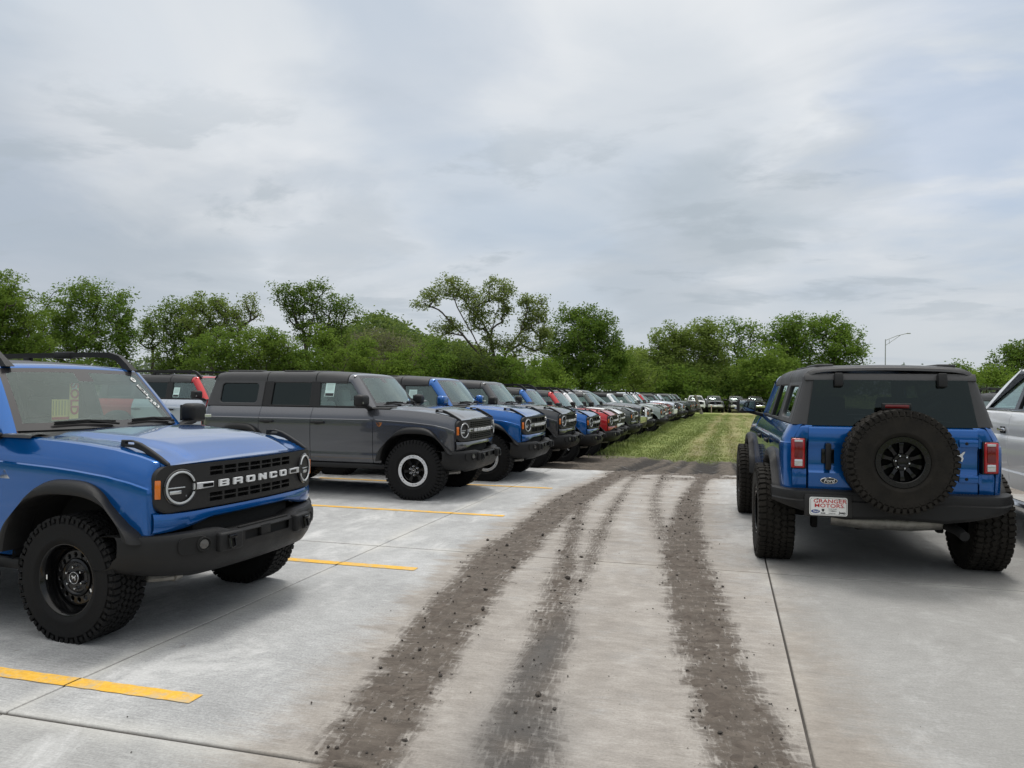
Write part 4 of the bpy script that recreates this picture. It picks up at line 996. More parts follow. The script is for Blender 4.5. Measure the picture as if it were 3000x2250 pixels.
    def rf():
        RS = [(.722, 1.86), (.715, 1.885), (.69, 1.912), (.62, 1.935), (.4, 1.952), (0, 1.96)]; mb = MB(); P = []
        for x, dz in ((-1.36, -.075), (-1.42, -.04), (-1.55, -.012), (-1.9, 0), (-2.5, -.004), (-2.78, -.02), (-2.90, -.05), (-2.96, -.10)):
            r = [(x - (.06 if k < 2 and x > -1.5 else 0), y, z + dz * (1 if z > 1.87 else .3)) for k, (y, z) in enumerate(RS)]; P.append(r + [(a, -b, c) for a, b, c in r[-2::-1]])
        mb.add(grid(P))
        for s in (1, -1):
            P = []
            for t in fr(-.04, 1.03, 12):
                a = Vector(TWS(s, t)); b = Vector((-.98, s * .905, 1.40)).lerp(Vector((-1.52, s * .722, 1.862)), t); n = Vector((.5, s * .7, .4)).normalized()
                P.append([tuple(a - n * .03), tuple(a + n * .004), tuple(a.lerp(b, .4) + n * .03), tuple(a.lerp(b, .8) + n * .02), tuple(b + n * .004), tuple(b - n * .03)])
            mb.add(grid(P, flip=s > 0))
        h = MB().add(shape([[(-2.55, 1.40), (-2.50, 1.88), (-2.95, 1.84), (-3.0, 1.40)], [(-2.4, 1.435), (-2.4, 1.435), (-2.4, 1.436)]][:1], .012, .004)); h.warp(lambda x, z, w: (x, tyg(z) + w - .010, z)); mb.join(both(h))
        mb.add(grid([[(-2.985, y, 1.40), (-2.99, y, 1.44)] for y in (-.88, 0, .88)])); return mesh('cab_roof', mb, W_, 35)
    put('cab_roof', C('t_roof', rf), recolor=pm)
    A_ = [(-1.06, 1.437), (-1.47, 1.835), (-1.80, 1.84), (-1.86, 1.437)]; B_ = [(-1.97, 1.437), (-1.90, 1.84), (-2.44, 1.84), (-2.60, 1.437)]
    def frm():
        h = MB().add(shape([[(-.98, 1.408), (-1.50, 1.868), (-2.52, 1.868), (-2.70, 1.408)], A_, B_], .012, .003)); h.warp(lambda x, z, w: (x, tyg(z) + w - .006, z)); h.f = [tuple(reversed(t)) for t in h.f]
        h.add(bbox(1.72, .012, .014, .004), 1, T(-1.82, .908, 1.412)); return h
    sided('window_frame', 't_fr', frm, [X['gloss'], X['chrome']])
    def pn(L): h = MB().add(shape([L], .002)); h.warp(lambda x, z, w: (x, tyg(z) + w - .018, z)); return h
    sided('front_window', 't_wf', lambda: pn(A_), X['glass']); sided('rear_window', 't_wr', lambda: pn(B_), X['tint'])
    put('rear_glass', C('t_rg', lambda: mesh('rear_glass', MB().add(grid([[(-2.96 - .02, y * .85, 1.44), (-2.90, y * .72, 1.84)] for y in (-1, 0, 1)])), X['tint'])))
    def und():
        mb = MB(); mb.add(bbox(4.9, .9, .2, .02), 0, T(-2, 0, .58)); mb.add(bbox(2.0, 1.7, .12, .02), 0, T(-1.9, 0, .60)); sided('wheel_well', 't_w0', lambda: well(TARCH[0], .5, .5), X['dull']); sided('wheel_well', 't_w1', lambda: well(TARCH[1], .5, .5), X['dull'])
        for x in (0, -TB): mb.add(tube([(x, -.8, .42), (x, .8, .42)], .06, 8))
        for s in (-1, 1): mb.add(tube([(-.62, s * .90, .42), (-.8, s * .97, .40), (-2.8, s * .97, .40), (-2.95, s * .90, .42)], .055, 10), 1)
        mb.add(bbox(.3, 1.9, .16, .03), 1, T(-5.02, 0, .70)); return mesh('underbody', mb, [X['dull'], X['chrome']])
    put('underbody', C('t_un', und))
    wd = C(('t_wheel',), lambda: make_wheel('spoke', .415, .275, False))
    for x, s in ((0, 1), (0, -1), (-TB, 1), (-TB, -1)):
        w = link('wheel', wd['tyre'], root, (x, s * .855, .41), (0, .4, 0 if s > 0 else PI)); link('rim', wd['rim'], w)
    def cab():
        mb = MB(); mb.add(bbox(.4, 1.6, .26, .06, 3), 0, T(-1.10, 0, 1.24)); mb.add(bbox(2.2, 1.7, .06, .02), 0, T(-2.0, 0, .72))
        for s in (-1, 1): mb.add(bbox(2.1, .05, .68, .02), 0, T(-1.95, s * .86, 1.05)); seat(mb, -1.95, s * .42, 0, 1 if s > 0 else None); seat(mb, -2.75, s * .4, 0)
        mb.add(torus(.18, .016, 24, 8), 0, Matrix.Translation((-1.42, .42, 1.34)) @ Matrix.Rotation(R(-25), 4, 'Y') @ Matrix.Rotation(PI / 2, 4, 'Z')); mb.add(bbox(.03, .24, .07, .02), 0, T(-1.5, 0, 1.80)); return mesh('interior', mb, [X['cabin'], X['cover']])
    put('interior', C('t_cab', cab))
    if plate: put('dealer_plate', mesh('dealer_plate', MB().add(bbox(.012, .33, .17, .004), 0, T(1.0, 0, .76)), X['paperw']))
    return root

# ------------------------------------------------------------------ terrain and pavement
SLAB_Y = 15.2
ZP = [(-1000, -.03), (15.2, -.03), (16.5, -.06), (18.7, -.19), (22, -.27), (26, -.31), (34, -.37), (47, -.45), (66, -.52), (80, -.70), (90, -.86), (120, -1.0), (400, -1.0)]
def zg(x, y): return pl(y, ZP)
rngn = np.random.default_rng(5)
_tab = rngn.random((256, 256))
def vnoise(x, y):
    xi, yi = np.floor(x).astype(int), np.floor(y).astype(int); fx, fy = x - xi, y - yi; fx, fy = fx * fx * (3 - 2 * fx), fy * fy * (3 - 2 * fy)
    t = lambda a, b: _tab[a % 256, b % 256]
    return (t(xi, yi) * (1 - fx) + t(xi + 1, yi) * fx) * (1 - fy) + (t(xi, yi + 1) * (1 - fx) + t(xi + 1, yi + 1) * fx) * fy
def fbm(x, y, o=4, g=.5):
    s = 0; a = 1; n = 0
    for k in range(o): s = s + a * vnoise(x * 2 ** k + 17.3 * k, y * 2 ** k + 9.1 * k); n += a; a *= g
    return s / n
def sm(a, b, x): t = np.clip((x - a) / (b - a), 0, 1); return t * t * (3 - 2 * t)
# wheel tracks of mud: (y, left edge, right edge) measured on the ground
TRACKS = {
 'A': [(-3, -1.0, -.55), (1.5, -1.45, -1.05), (3.01, -1.74, -1.31), (3.83, -1.9, -1.43), (4.65, -2.03, -1.53), (5.48, -2.16, -1.65), (6.3, -2.25, -1.72), (7.12, -2.35, -1.76), (7.94, -2.35, -1.81), (8.76, -2.38, -1.84), (9.58, -2.42, -1.86), (10.41, -2.43, -1.84), (11.23, -2.44, -1.82), (12.05, -2.38, -1.84), (12.87, -2.3, -1.86), (13.69, -2.21, -1.80), (15.3, -2.1, -1.55)],
 'B1': [(-3, -.35, .1), (1.5, -.75, -.35), (3.19, -1.01, -.66), (3.94, -1.12, -.83), (4.69, -1.23, -.9), (5.44, -1.35, -1.01), (6.18, -1.44, -1.13), (6.93, -1.53, -1.26), (7.68, -1.64, -1.39), (8.42, -1.75, -1.52), (9.17, -1.86, -1.61), (9.92, -1.97, -1.71), (10.66, -2.06, -1.79), (12.9, -2.07, -1.8), (15.3, -1.95, -1.6)],
 'B2': [(5.2, -1.2, -1.1), (5.86, -1.2, -1.04), (6.54, -1.25, -1.07), (7.22, -1.32, -1.12), (7.9, -1.39, -1.17), (8.58, -1.46, -1.23), (9.94, -1.54, -1.31), (11.3, -1.6, -1.39), (12.66, -1.63, -1.47), (14.02, -1.68, -1.52), (15.3, -1.73, -1.45)],
 'C1': [(7.9, -.6, -.5), (8.35, -.75, -.42), (8.82, -.81, -.51), (9.3, -.87, -.6), (9.78, -.94, -.68), (10.26, -1.0, -.76), (11.22, -1.09, -.86), (12.18, -1.14, -.92), (13.13, -1.18, -.94), (14.09, -1.22, -.97), (15.3, -1.28, -.90)],
 'C2': [(-3, .7, 1.25), (1.5, .22, .68), (3.51, -.08, .37), (4.39, -.22, .21), (5.26, -.34, .11), (6.13, -.46, .03), (7.0, -.54, -.08), (7.87, -.64, -.15), (8.75, -.67, -.2), (9.62, -.67, -.24), (10.49, -.66, -.28), (11.36, -.67, -.3), (12.23, -.64, -.31), (13.1, -.6, -.29), (13.98, -.56, -.27), (15.3, -.55, -.12)]}
def mud_fields(x, y):
    """thickness-like mask, thin smear and wetness"""
    mask = np.zeros_like(x); smear = np.zeros_like(x); rut = np.zeros_like(x); mud_fields.q = np.full_like(x, 3.0)
    streak = fbm(x * 2.2, y * 16, 4, .6) - .5
    blot = fbm(x * 5, y * 5, 4) - .5
    for k, L in TRACKS.items():
        ys = [p[0] for p in L]; l = np.interp(y, ys, [p[1] for p in L]); r = np.interp(y, ys, [p[2] for p in L]); c, h = (l + r) / 2, (r - l) / 2
        live = sm(ys[0], ys[0] + .7, y)
        d = (np.abs(x - c) - h) + streak * .16 + blot * .06
        st = {'A': 1, 'B1': .86, 'B2': .8, 'C1': .72, 'C2': 1}[k]
        fade = 1 if k in 'AC2' else 1 - .35 * sm(6.5, 3.0, y)
        mask = np.maximum(mask, (1 - sm(-.14, .13, d)) * live * st * fade)
        smear = np.maximum(smear, (1 - sm(-.05, .38, d + streak * .35)) * live * .7)
        q = (x - c) / np.maximum(h, .05); mud_fields.q = np.where(np.abs(q) < np.abs(mud_fields.q), q, mud_fields.q); rut = np.where(np.abs(q) < 1.1, np.maximum(rut, .5 + .5 * np.cos(q * 9 + 2 * blot)), rut)
    # general brown film between the tracks, thicker close to the camera
    film = sm(-2.7, -1.7, x + .25 * streak + .10 * (y - 5) * (y < 5)) * (1 - sm(.0, .9, x + .06 * (y - 8))) * (.34 + .34 * sm(10, 3, y))
    smear = np.maximum(smear, film * (.55 + .9 * np.clip(blot + .5, 0, 1)))
    end = sm(12.9, 15.1, y + .9 * blot) * sm(-2.6, -1.9, x) * .9
    mask = np.maximum(mask, end * sm(.34, .56, fbm(x * 3, y * 3, 4)))
    wet = .9 * np.exp(-(((x + .90) / .24) ** 2 + ((y - 3.35) / .5) ** 2)) + .75 * np.exp(-(((x + 1.05) / .12) ** 2 + ((y - 4.5) / .7) ** 2)) - .75 * np.exp(-(((x + .90) / .085) ** 2 + ((y - 3.33) / .10) ** 2))
    return np.clip(mask, 0, 1), np.clip(smear, 0, 1), rut, np.clip(wet, 0, 1)
def set_attr(me, name, arr):
    a = me.attributes.new(name, 'FLOAT', 'POINT'); a.data.foreach_set('value', np.ascontiguousarray(arr, dtype=np.float32).ravel())
def np_grid(xs, ys, zf):
    Xg, Yg = np.meshgrid(xs, ys, indexing='ij'); Z = zf(Xg, Yg); nx, ny = len(xs), len(ys)
    v = np.stack([Xg, Yg, Z], -1).reshape(-1, 3); i, j = np.meshgrid(np.arange(nx - 1), np.arange(ny - 1), indexing='ij'); a = (i * ny + j).ravel()
    f = np.stack([a, a + ny, a + ny + 1, a + 1], 1); return Xg, Yg, v, f
def np_mesh(name, v, f, mats):
    me = bpy.data.meshes.new(name); k = f.shape[1]
    me.vertices.add(len(v)); me.vertices.foreach_set('co', v.astype(np.float32).ravel()); me.loops.add(f.size); me.loops.foreach_set('vertex_index', f.astype(np.int32).ravel())
    me.polygons.add(len(f)); me.polygons.foreach_set('loop_start', np.arange(0, f.size, k, dtype=np.int32)); me.update(calc_edges=True)
    for m in mats if isinstance(mats, list) else [mats]: me.materials.append(m)
    return me
def smooth(me): me.polygons.foreach_set('use_smooth', np.ones(len(me.polygons), dtype=bool)); return me
JX = [-7.12, -3.369, .3795, 4.13]
JY = [(2.949, -30, 30), (7.139, -30, 30), (11.28, -1.0, 30)]
def cluster(*ls): return np.array(merge_sorted(*ls))
def slab_material():
    m = bpy.data.materials.new('concrete'); m.use_nodes = True; t = NT(m.node_tree); b = t.n['Principled BSDF']
    oc = t.new('ShaderNodeTexCoord').outputs['Object']; at = lambda n: t.new('ShaderNodeAttribute', attribute_name=n).outputs['Fac']
    n1 = t.noise(oc, .55, 5, .6, .4); n2 = t.noise(t.scale(oc, (1, .45, 1)), 2.2, 6, .65, .6); n3 = t.noise(oc, 70, 5, .8); n4 = t.noise(t.scale(oc, (2.5, 60, 1)), 3.0, 3, .6)
    c = t.ramp(t.math('ADD', t.math('MULTIPLY', n1, .6), t.math('MULTIPLY', n2, .4)), [(.33, (.265, .267, .267)), (.46, (.335, .338, .338)), (.56, (.400, .403, .403)), (.68, (.47, .473, .474))])
    c = t.mix(.55, c, t.ramp(n3, [(.3, .30), (.7, .70)]), 'OVERLAY'); c = t.mix(.6, c, t.ramp(n4, [(.3, .36), (.7, .64)]), 'OVERLAY')
    # older, greyer bays right of the aisle
    sp = t.new('ShaderNodeSeparateXYZ'); t.l.new(oc, sp.inputs[0]); c = t.mix(t.math('MULTIPLY', t.mapr(sp.outputs[0], .36, .40), .70), c, (.262, .255, .240))
    c = t.mix(t.math('MULTIPLY', t.mapr(sp.outputs[1], 2.98, 2.93), .45), c, (.30, .296, .282))
    # white curing residue and footprints/oil spots, each with its own edge
    sp0 = t.new('ShaderNodeSeparateXYZ'); t.l.new(oc, sp0.inputs[0]); r = t.noise(t.scale(oc, (1, .6, 1)), 1.5, 9, .74, .5); c = t.mix(t.math('MULTIPLY', t.math('MULTIPLY', t.mapr(r, .50, .66), .65), t.mapr(sp0.outputs[0], .3, .5, 1, .35)), c, (.57, .57, .565))
    s = t.noise(t.scale(oc, (1.2, 1, 1)), 1.7, 4, .7, .3); c = t.mix(t.math('MULTIPLY', t.mapr(s, .68, .73), .45), c, (.17, .15, .125))
    jt = at('joint_dust'); c = t.mix(t.math('MULTIPLY', jt, .6), c, (.52, .51, .48))
    # brown film of dried mud, and the tracks themselves, dragged out sideways in fine streaks
    sm_ = at('smear'); g = t.noise(t.scale(oc, (.28, 1, 1)), 34, 6, .75); g2 = t.noise(oc, 80, 4, .8)
    fac = t.math('MULTIPLY', t.mapr(t.math('ADD', sm_, t.math('MULTIPLY', t.math('SUBTRACT', g, .5), .7)),   .02, .60), .70); fm = t.ramp(t.math('ADD', t.math('MULTIPLY', t.noise(t.scale(oc, (.7, 1, 1)), 3.5, 7, .7, .4), .6), t.math('MULTIPLY', t.noise(t.scale(oc, (.4, 1, 1)), 18, 5, .7), .4)), [(.34, (.185, .155, .127)), (.5, (.268, .232, .195)), (.64, (.365, .328, .288))]); c = t.mix(fac, c, fm)
    mk = at('mud'); tr = t.noise(t.scale(oc, (1, .05, 1)), 30, 4, .65)
    f2 = t.math('ADD', t.math('ADD', mk, t.math('MULTIPLY', t.math('SUBTRACT', g, .5), .95)), t.math('MULTIPLY', t.math('SUBTRACT', g2, .5), .35)); f2 = t.math('SUBTRACT', f2, t.math('MULTIPLY', t.mapr(tr, .52, .72), .20))
    ac = at('across'); patchy = t.noise(oc, 3.2, 4, .6); qc = t.new('ShaderNodeCombineXYZ'); t.l.new(ac, qc.inputs[0]); t.l.new(t.math('MULTIPLY', sp.outputs[1], .75), qc.inputs[1])
    rib = t.noise(qc.outputs[0], 7.5, 3, .6); f2 = t.math('SUBTRACT', f2, t.math('MULTIPLY', t.mapr(rib, .50, .64), .27))
    lug = t.math('SINE', t.math('ADD', t.math('MULTIPLY', sp.outputs[1], 105), t.math('MULTIPLY', t.math('ABSOLUTE', ac), 5.5))); lug = t.math('MULTIPLY', t.mapr(lug, -.2, .5), t.mapr(patchy, .46, .60)); f2 = t.math('SUBTRACT', f2, t.math('MULTIPLY', lug, .13))
    mc = t.ramp(t.noise(t.scale(oc, (.6, 1, 1)), 8, 7, .75, .5), [(.30, (.058, .047, .038)), (.5, (.096, .079, .065)), (.72, (.155, .131, .109))])
    f2 = t.math('SUBTRACT', t.math('ADD', f2, t.math('MULTIPLY', at('wet'), .5)), t.math('MULTIPLY', t.mapr(t.noise(t.scale(oc, (.8, 1, 1)), 15, 7, .8), .50, .66), .40)); mf = t.mapr(f2, .20, .86, 0, .97); c = t.mix(mf, c, mc); w = at('wet'); c = t.mix(t.math('MULTIPLY', w, .8), c, (.052, .050, .048))
    c = t.mix(.5, c, t.ramp(n3, [(.3, .38), (.7, .62)]), 'OVERLAY'); c = t.mix(.4, c, t.ramp(n4, [(.3, .40), (.7, .60)]), 'OVERLAY'); c = t.mix(.35, c, t.ramp(t.noise(oc, 9, 6, .75), [(.3, .40), (.7, .60)]), 'OVERLAY')
    gr = at('groove'); c = t.mix(gr, c, (.06, .055, .05)); t.l.new(c, b.inputs['Base Color'])
    t.l.new(t.math('SUBTRACT', .88, t.math('MULTIPLY', w, .5)), b.inputs['Roughness']); b.inputs['Specular IOR Level'].default_value = .3
    bn = t.new('ShaderNodeBump'); bn.inputs['Strength'].default_value = .45; bn.inputs['Distance'].default_value = .008; t.l.new(t.math('ADD', t.math('ADD', n3, n4), t.math('MULTIPLY', mf, t.math('ADD', 1.2, t.math('MULTIPLY', g2, 2.0)))), bn.inputs['Height']); t.l.new(bn.outputs[0], b.inputs['Normal']); return m
def mud_material():
    m = bpy.data.materials.new('mud'); m.use_nodes = True; t = NT(m.node_tree); b = t.n['Principled BSDF']; oc = t.new('ShaderNodeTexCoord').outputs['Object']
    n = t.noise(t.scale(oc, (.6, 1, 1)), 9, 6, .7, .5); h = t.new('ShaderNodeAttribute', attribute_name='wet').outputs['Fac']
    c = t.ramp(n, [(.30, (.055, .044, .036)), (.5, (.092, .075, .062)), (.72, (.145, .122, .102))]); c = t.mix(t.math('MULTIPLY', h, .7), c, (.055, .050, .045)); t.l.new(c, b.inputs['Base Color'])
    t.l.new(t.math('SUBTRACT', .85, t.math('MULTIPLY', h, .4)), b.inputs['Roughness']); b.inputs['Specular IOR Level'].default_value = .3
    bn = t.new('ShaderNodeBump'); bn.inputs['Strength'].default_value = .6; bn.inputs['Distance'].default_value = .012; t.l.new(t.noise(oc, 45, 5, .7), bn.inputs['Height']); t.l.new(bn.outputs[0], b.inputs['Normal']); return m
def make_ground():
    # pavement
    gx = [o for j in JX for o in (j - .06, j - .03, j - .009, j - .005, j + .005, j + .009, j + .03, j + .06)]; gy = [o for j, *_ in JY for o in (j - .06, j - .03, j - .017, j - .010, j + .010, j + .017, j + .03, j + .06)]
    xs = cluster(fr(-22, -5.2, 18), fr(-5, 3.4, 281), fr(3.6, 14, 12), gx); ys = cluster(fr(-8, .5, 12), fr(1.0, 15.2, 430), gy)
    def z(Xg, Yg):
        g = np.zeros_like(Xg)
        for j in JX: g = np.maximum(g, 1 - sm(.005, .0088, np.abs(Xg - j)))
        for j, a, b in JY: g = np.maximum(g, (1 - sm(.011, .016, np.abs(Yg - j))) * (Xg > a) * (Xg < b))
        z.g = g; return -.012 * g + .0 * Xg
    Xg, Yg, v, f = np_grid(xs, ys, z); me = smooth(np_mesh('pavement', v, f, slab_material()))
    mk, smr, rut, wet = mud_fields(Xg, Yg); jd = np.zeros_like(Xg)
    for j in JX: jd = np.maximum(jd, np.exp(-((Xg - j) / (.05 + .09 * fbm(Xg * .3, Yg * 1.1))) ** 2) * sm(.35, .65, fbm(Xg * 2, Yg * 2.3)))
    for j, a, b in JY: jd = np.maximum(jd, np.exp(-((Yg - j) / (.05 + .09 * fbm(Xg * 1.1, Yg * .3))) ** 2) * sm(.35, .65, fbm(Xg * 2.3, Yg * 2)) * (Xg > a))
    set_attr(me, 'groove', z.g * (1 - .6 * mk)); set_attr(me, 'smear', np.maximum(smr, mk)); set_attr(me, 'mud', mk); set_attr(me, 'across', mud_fields.q); set_attr(me, 'wet', wet); set_attr(me, 'joint_dust', jd)
    p = link('pavement', me); tag(p, kind='structure')
    # free edge of the slab
    e = link('pavement_edge', mesh('pavement_edge', MB().add(grid([[(x, 15.2, 0), (x, 15.21, -.004), (x, 15.215, -.2)] for x in fr(-22, 14, 40)])), bpy.data.materials['concrete'])); tag(e, kind='structure')
    # mud lying on the slab: rises above it only where there is mud
    xs = np.arange(-3.1, 1.75, .024); ys = np.arange(1.2, 15.35, .03)
    def zm(Xg, Yg):
        mk, smr, rut, wet = mud_fields(Xg, Yg); zm.w = np.clip(wet * .9 + .15 * sm(.45, .7, fbm(Xg * 3, Yg * 1.5)) * sm(5, 9, Yg), 0, 1)
        h = fbm(Xg * 7, Yg * 14, 4, .65) - .5; far = sm(9, 15, Yg)
        zm.k = mk; hf = fbm(Xg * 30, Yg * 36, 3, .6) - .5; ridge = fbm(Xg * 16, Yg * 3.2, 4, .6) - .5; return -.0062 + (mk - 1) * .02 + (ridge * (.058 + .03 * far) + hf * .026 + h * .026) * sm(.3, .9, mk) * (1 - .8 * zm.w) + .006 * far * mk
    Xg, Yg, v, f = np_grid(xs, ys, zm); keep = (v[f][:, :, 2].max(1) > -.003); me = smooth(np_mesh('mud_tracks', v, f[keep], mud_material())); set_attr(me, 'wet', zm.w)
    tag(link('mud_tracks', me), 'brown mud dragged across the pale pavement in wheel tracks', 'mud', kind='stuff')
    # clods
    rng = np.random.default_rng(8); mb = MB(); ico = bmesh.new(); bmesh.ops.create_icosphere(ico, subdivisions=1, radius=1); iv = [tuple(q.co) for q in ico.verts]; jf = [tuple(q.index for q in p.verts) for p in ico.faces]; ico.free()
    pts = []
    while len(pts) < 2900:
        x, y = rng.uniform(-2.9, 1.6, 400), 1.8 + 13.4 * rng.random(400) ** 1.3
        mk, s2, *_ = mud_fields(x, y); ok = rng.random(400) < (mk * .55 + s2 * .07 + .012) * np.where(y < 9, 1, 1.3); pts += list(zip(x[ok], y[ok], mk[ok]))
    for x, y, k in pts:
        s = float(np.clip(rng.lognormal(-5.95, .66), .0015, .017)) * (1.25 if k > .4 else .75); sc = s * rng.uniform(.6, 1.5, 3); sc[2] *= .62
        mb.add(([tuple(np.array(q) * sc * rng.uniform(.55, 1.3, 3) + (x, y, sc[2] * .5 + .003)) for q in iv], jf))
    tag(link('mud_clods', mesh('mud_clods', mb, mat('mud_clod', (.050, .042, .035), .9, var=(30, .5)), smooth=False)), 'small dark clods of mud scattered along the wheel tracks', 'mud', kind='stuff')
    # yellow bay lines
    ym = bpy.data.materials.new('yellow_paint'); ym.use_nodes = True; t = NT(ym.node_tree); b = t.n['Principled BSDF']; oc = t.new('ShaderNodeTexCoord').outputs['Object']
    n = t.noise(oc, 34, 5, .75); c = t.mix(t.mapr(n, .35, .7), (.66, .36, .030), (.80, .47, .055)); c = t.mix(t.mapr(t.noise(oc, 6, 9, .8, .5), .46, .62, 0, .8), c, (.44, .38, .27)); t.l.new(c, b.inputs['Base Color']); b.inputs['Roughness'].default_value = .75
    for k, (y, xe) in enumerate(((3.355, -2.59), (6.315, -2.62), (9.30, -2.675), (12.16, -2.69))):
        mb = MB()
        for a, b_ in ((-3.374, xe), (-6.9, -3.364)): mb.add(grid([[(x, y - .056 + .002 * math.sin(x * 41), .004), (x, y + .056 + .002 * math.sin(x * 37 + 1), .004)] for x in fr(a, b_, 40)]))
        o = link('parking_line', mesh('parking_line', mb, ym)); tag(o, ['yellow bay line crossing the pavement joint in front of the black-wheeled blue SUV', 'yellow bay line running out from under the blue SUV with roof rails', 'yellow bay line in the empty bay beside the first gray SUV', 'yellow bay line between the first gray SUV and the next blue one'][k], 'road marking', 'yellow bay lines')
    # terrain
    xs = cluster(fr(-900, -60, 12), fr(-50, -12, 16), fr(-11, -5, 20), fr(-4.8, 4.6, 170), fr(5, 12, 16), fr(16, 60, 14), fr(80, 900, 10)); ys = cluster(fr(-300, -10, 8), fr(-6, 14.6, 14), fr(15.0, 15.3, 7), fr(15.4, 25, 150), fr(25.2, 60, 88), fr(62, 130, 40), fr(150, 1500, 14))
    def ruts(Xg, Yg):
        m = np.zeros_like(Xg)
        for x0, sl, w in ((-2.0, .03, .26), (-1.55, .05, .15), (-1.05, .02, .17), (-.40, .0, .30), (.40, -.01, .2)): m = np.maximum(m, np.exp(-((Xg - (x0 + sl * (Yg - 15.2))) / w) ** 2) * (.6 if w < .2 else 1))
        return m
    def soil_mask(Xg, Yg):
        edge = 21.6 + 2.2 * (fbm(Xg * .55, Yg * .3) - .5) * 2 + .7 * (fbm(Xg * 2.1, Yg * 1.1) - .5) * 2 + .35 * np.sin(Xg * 1.3) + .06 * (Xg + 3) ** 2 * (Xg < -3)
        return 1 - sm(-1.0, 1.2, Yg - edge + (fbm(Xg * 6, Yg * 3) - .5) * 2.6)
    def zt_(Xg, Yg):
        base = np.interp(Yg, [p[0] for p in ZP], [p[1] for p in ZP]); s = soil_mask(Xg, Yg) * (Yg > 15.2); r = ruts(Xg, Yg); near = (np.abs(Xg) < 8) * (Yg > 15.2)
        h = (fbm(Xg * 5, Yg * 3, 4, .6) - .5); under = (Yg < 15.22) & (Xg > -21.9) & (Xg < 13.9)
        zt_.s, zt_.r = s, r
        z = base + near * (s * (h * .075 - r * .06 + .03 * np.exp(-((r - .35) / .2) ** 2)) + (1 - s) * (h * .03 - r * .015 * (Yg < 50)))
        return np.where(under, -.25, z)
    Xg, Yg, v, f = np_grid(xs, ys, zt_); gm = bpy.data.materials.new('field'); gm.use_nodes = True; t = NT(gm.node_tree); b = t.n['Principled BSDF']; oc = t.new('ShaderNodeTexCoord').outputs['Object']
    at = lambda n: t.new('ShaderNodeAttribute', attribute_name=n).outputs['Fac']
    n = t.noise(oc, 6, 6, .7, .4); sl = t.ramp(n, [(.3, (.046, .038, .030)), (.5, (.092, .076, .061)), (.7, (.165, .139, .113))]); rt = at('rut'); sl = t.mix(t.math('MULTIPLY', t.mapr(t.math('ADD', rt, t.math('MULTIPLY', t.math('SUBTRACT', t.noise(t.scale(oc, (1, .5, 1)), 5, 5, .7), .5), .8)), .2, .7), .9), sl, (.020, .017, .015))
    gn = t.noise(oc, 1.6, 6, .7, .5); gc = t.ramp(gn, [(.3, (.135, .180, .042)), (.5, (.195, .235, .062)), (.7, (.28, .285, .10))]); dry = at('dry'); gc = t.mix(dry, gc, t.ramp(t.noise(oc, 5, 5, .7), [(.3, (.21, .18, .085)), (.7, (.33, .29, .15))])); gc = t.mix(t.math('MULTIPLY', rt, .65), gc, (.085, .075, .045))
    c = t.mix(at('soil'), gc, sl); t.l.new(c, b.inputs['Base Color']); wetf = t.math('MULTIPLY', at('soil'), t.mapr(t.noise(oc, .9, 4, .6), .56, .66)); t.l.new(t.math('SUBTRACT', .9, t.math('MULTIPLY', t.math('MULTIPLY', rt, wetf), .75)), b.inputs['Roughness']); b.inputs['Specular IOR Level'].default_value = .35
    bn = t.new('ShaderNodeBump'); bn.inputs['Strength'].default_value = .7; bn.inputs['Distance'].default_value = .04; t.l.new(t.noise(oc, 22, 5, .75), bn.inputs['Height']); t.l.new(bn.outputs[0], b.inputs['Normal'])
    me = smooth(np_mesh('ground', v, f, gm)); dry = dry_mask(Xg, Yg); set_attr(me, 'soil', zt_.s); set_attr(me, 'rut', zt_.r * np.where(Yg > 60, .0, 1) * (1 - .6 * sm(24, 34, Yg))); set_attr(me, 'dry', dry); tag(link('ground', me), kind='structure')
    # grass blades
    rng = np.random.default_rng(11); N = 170000
    y = 16.2 + 62 * rng.random(N) ** 2.1; x = rng.uniform(-6.2, 4.6, N) + .02 * (y - 16); sk = soil_mask(x, y); keep = rng.random(N) > sk * 1.0; x, y, sk = x[keep], y[keep], sk[keep]; n = len(x)
    tall = sm(-2.6, -3.1, x - .0 * y) * sm(17, 20, y) + .35 * sm(.35, .6, fbm(x * 1.3, y * 1.3)); h = (.022 + .032 * rng.random(n)) * (1 + 1.7 * tall) * (1 - .45 * dry_mask(x, y)); a = rng.uniform(0, 2 * PI, n); w = .006 + .00028 * y
    z0 = np.interp(y, [p[0] for p in ZP], [p[1] for p in ZP]) - .015; lean = rng.normal(0, .45, (n, 2)) * h[:, None]
    V = np.empty((n, 3, 3)); V[:, 0] = np.stack([x - w * np.cos(a), y - w * np.sin(a), z0], 1); V[:, 1] = np.stack([x + w * np.cos(a), y + w * np.sin(a), z0], 1); V[:, 2] = np.stack([x + lean[:, 0], y + lean[:, 1], z0 + h], 1)
    gm = bpy.data.materials.new('grass_blade'); gm.use_nodes = True; t = NT(gm.node_tree); b = t.n['Principled BSDF']; tn = t.new('ShaderNodeAttribute', attribute_name='tint').outputs['Fac']
    t.l.new(t.ramp(tn, [(0, (.125, .180, .038)), (.45, (.205, .255, .062)), (.75, (.33, .325, .11)), (1, (.48, .42, .20))]), b.inputs['Base Color']); b.inputs['Roughness'].default_value = .6
    me = np_mesh('grass', V.reshape(-1, 3), np.arange(3 * n).reshape(-1, 3), gm); tint = np.clip(.18 + .30 * rng.random(n) + .25 * (fbm(x * .8, y * .8) - .3) + .5 * dry_mask(x, y) * rng.uniform(.5, 1.1, n) , 0, 1); set_attr(me, 'tint', np.repeat(tint, 3))
    tag(link('grass', me), 'mown green grass with yellow stubble in the aisle between the cars', 'grass', kind='stuff')
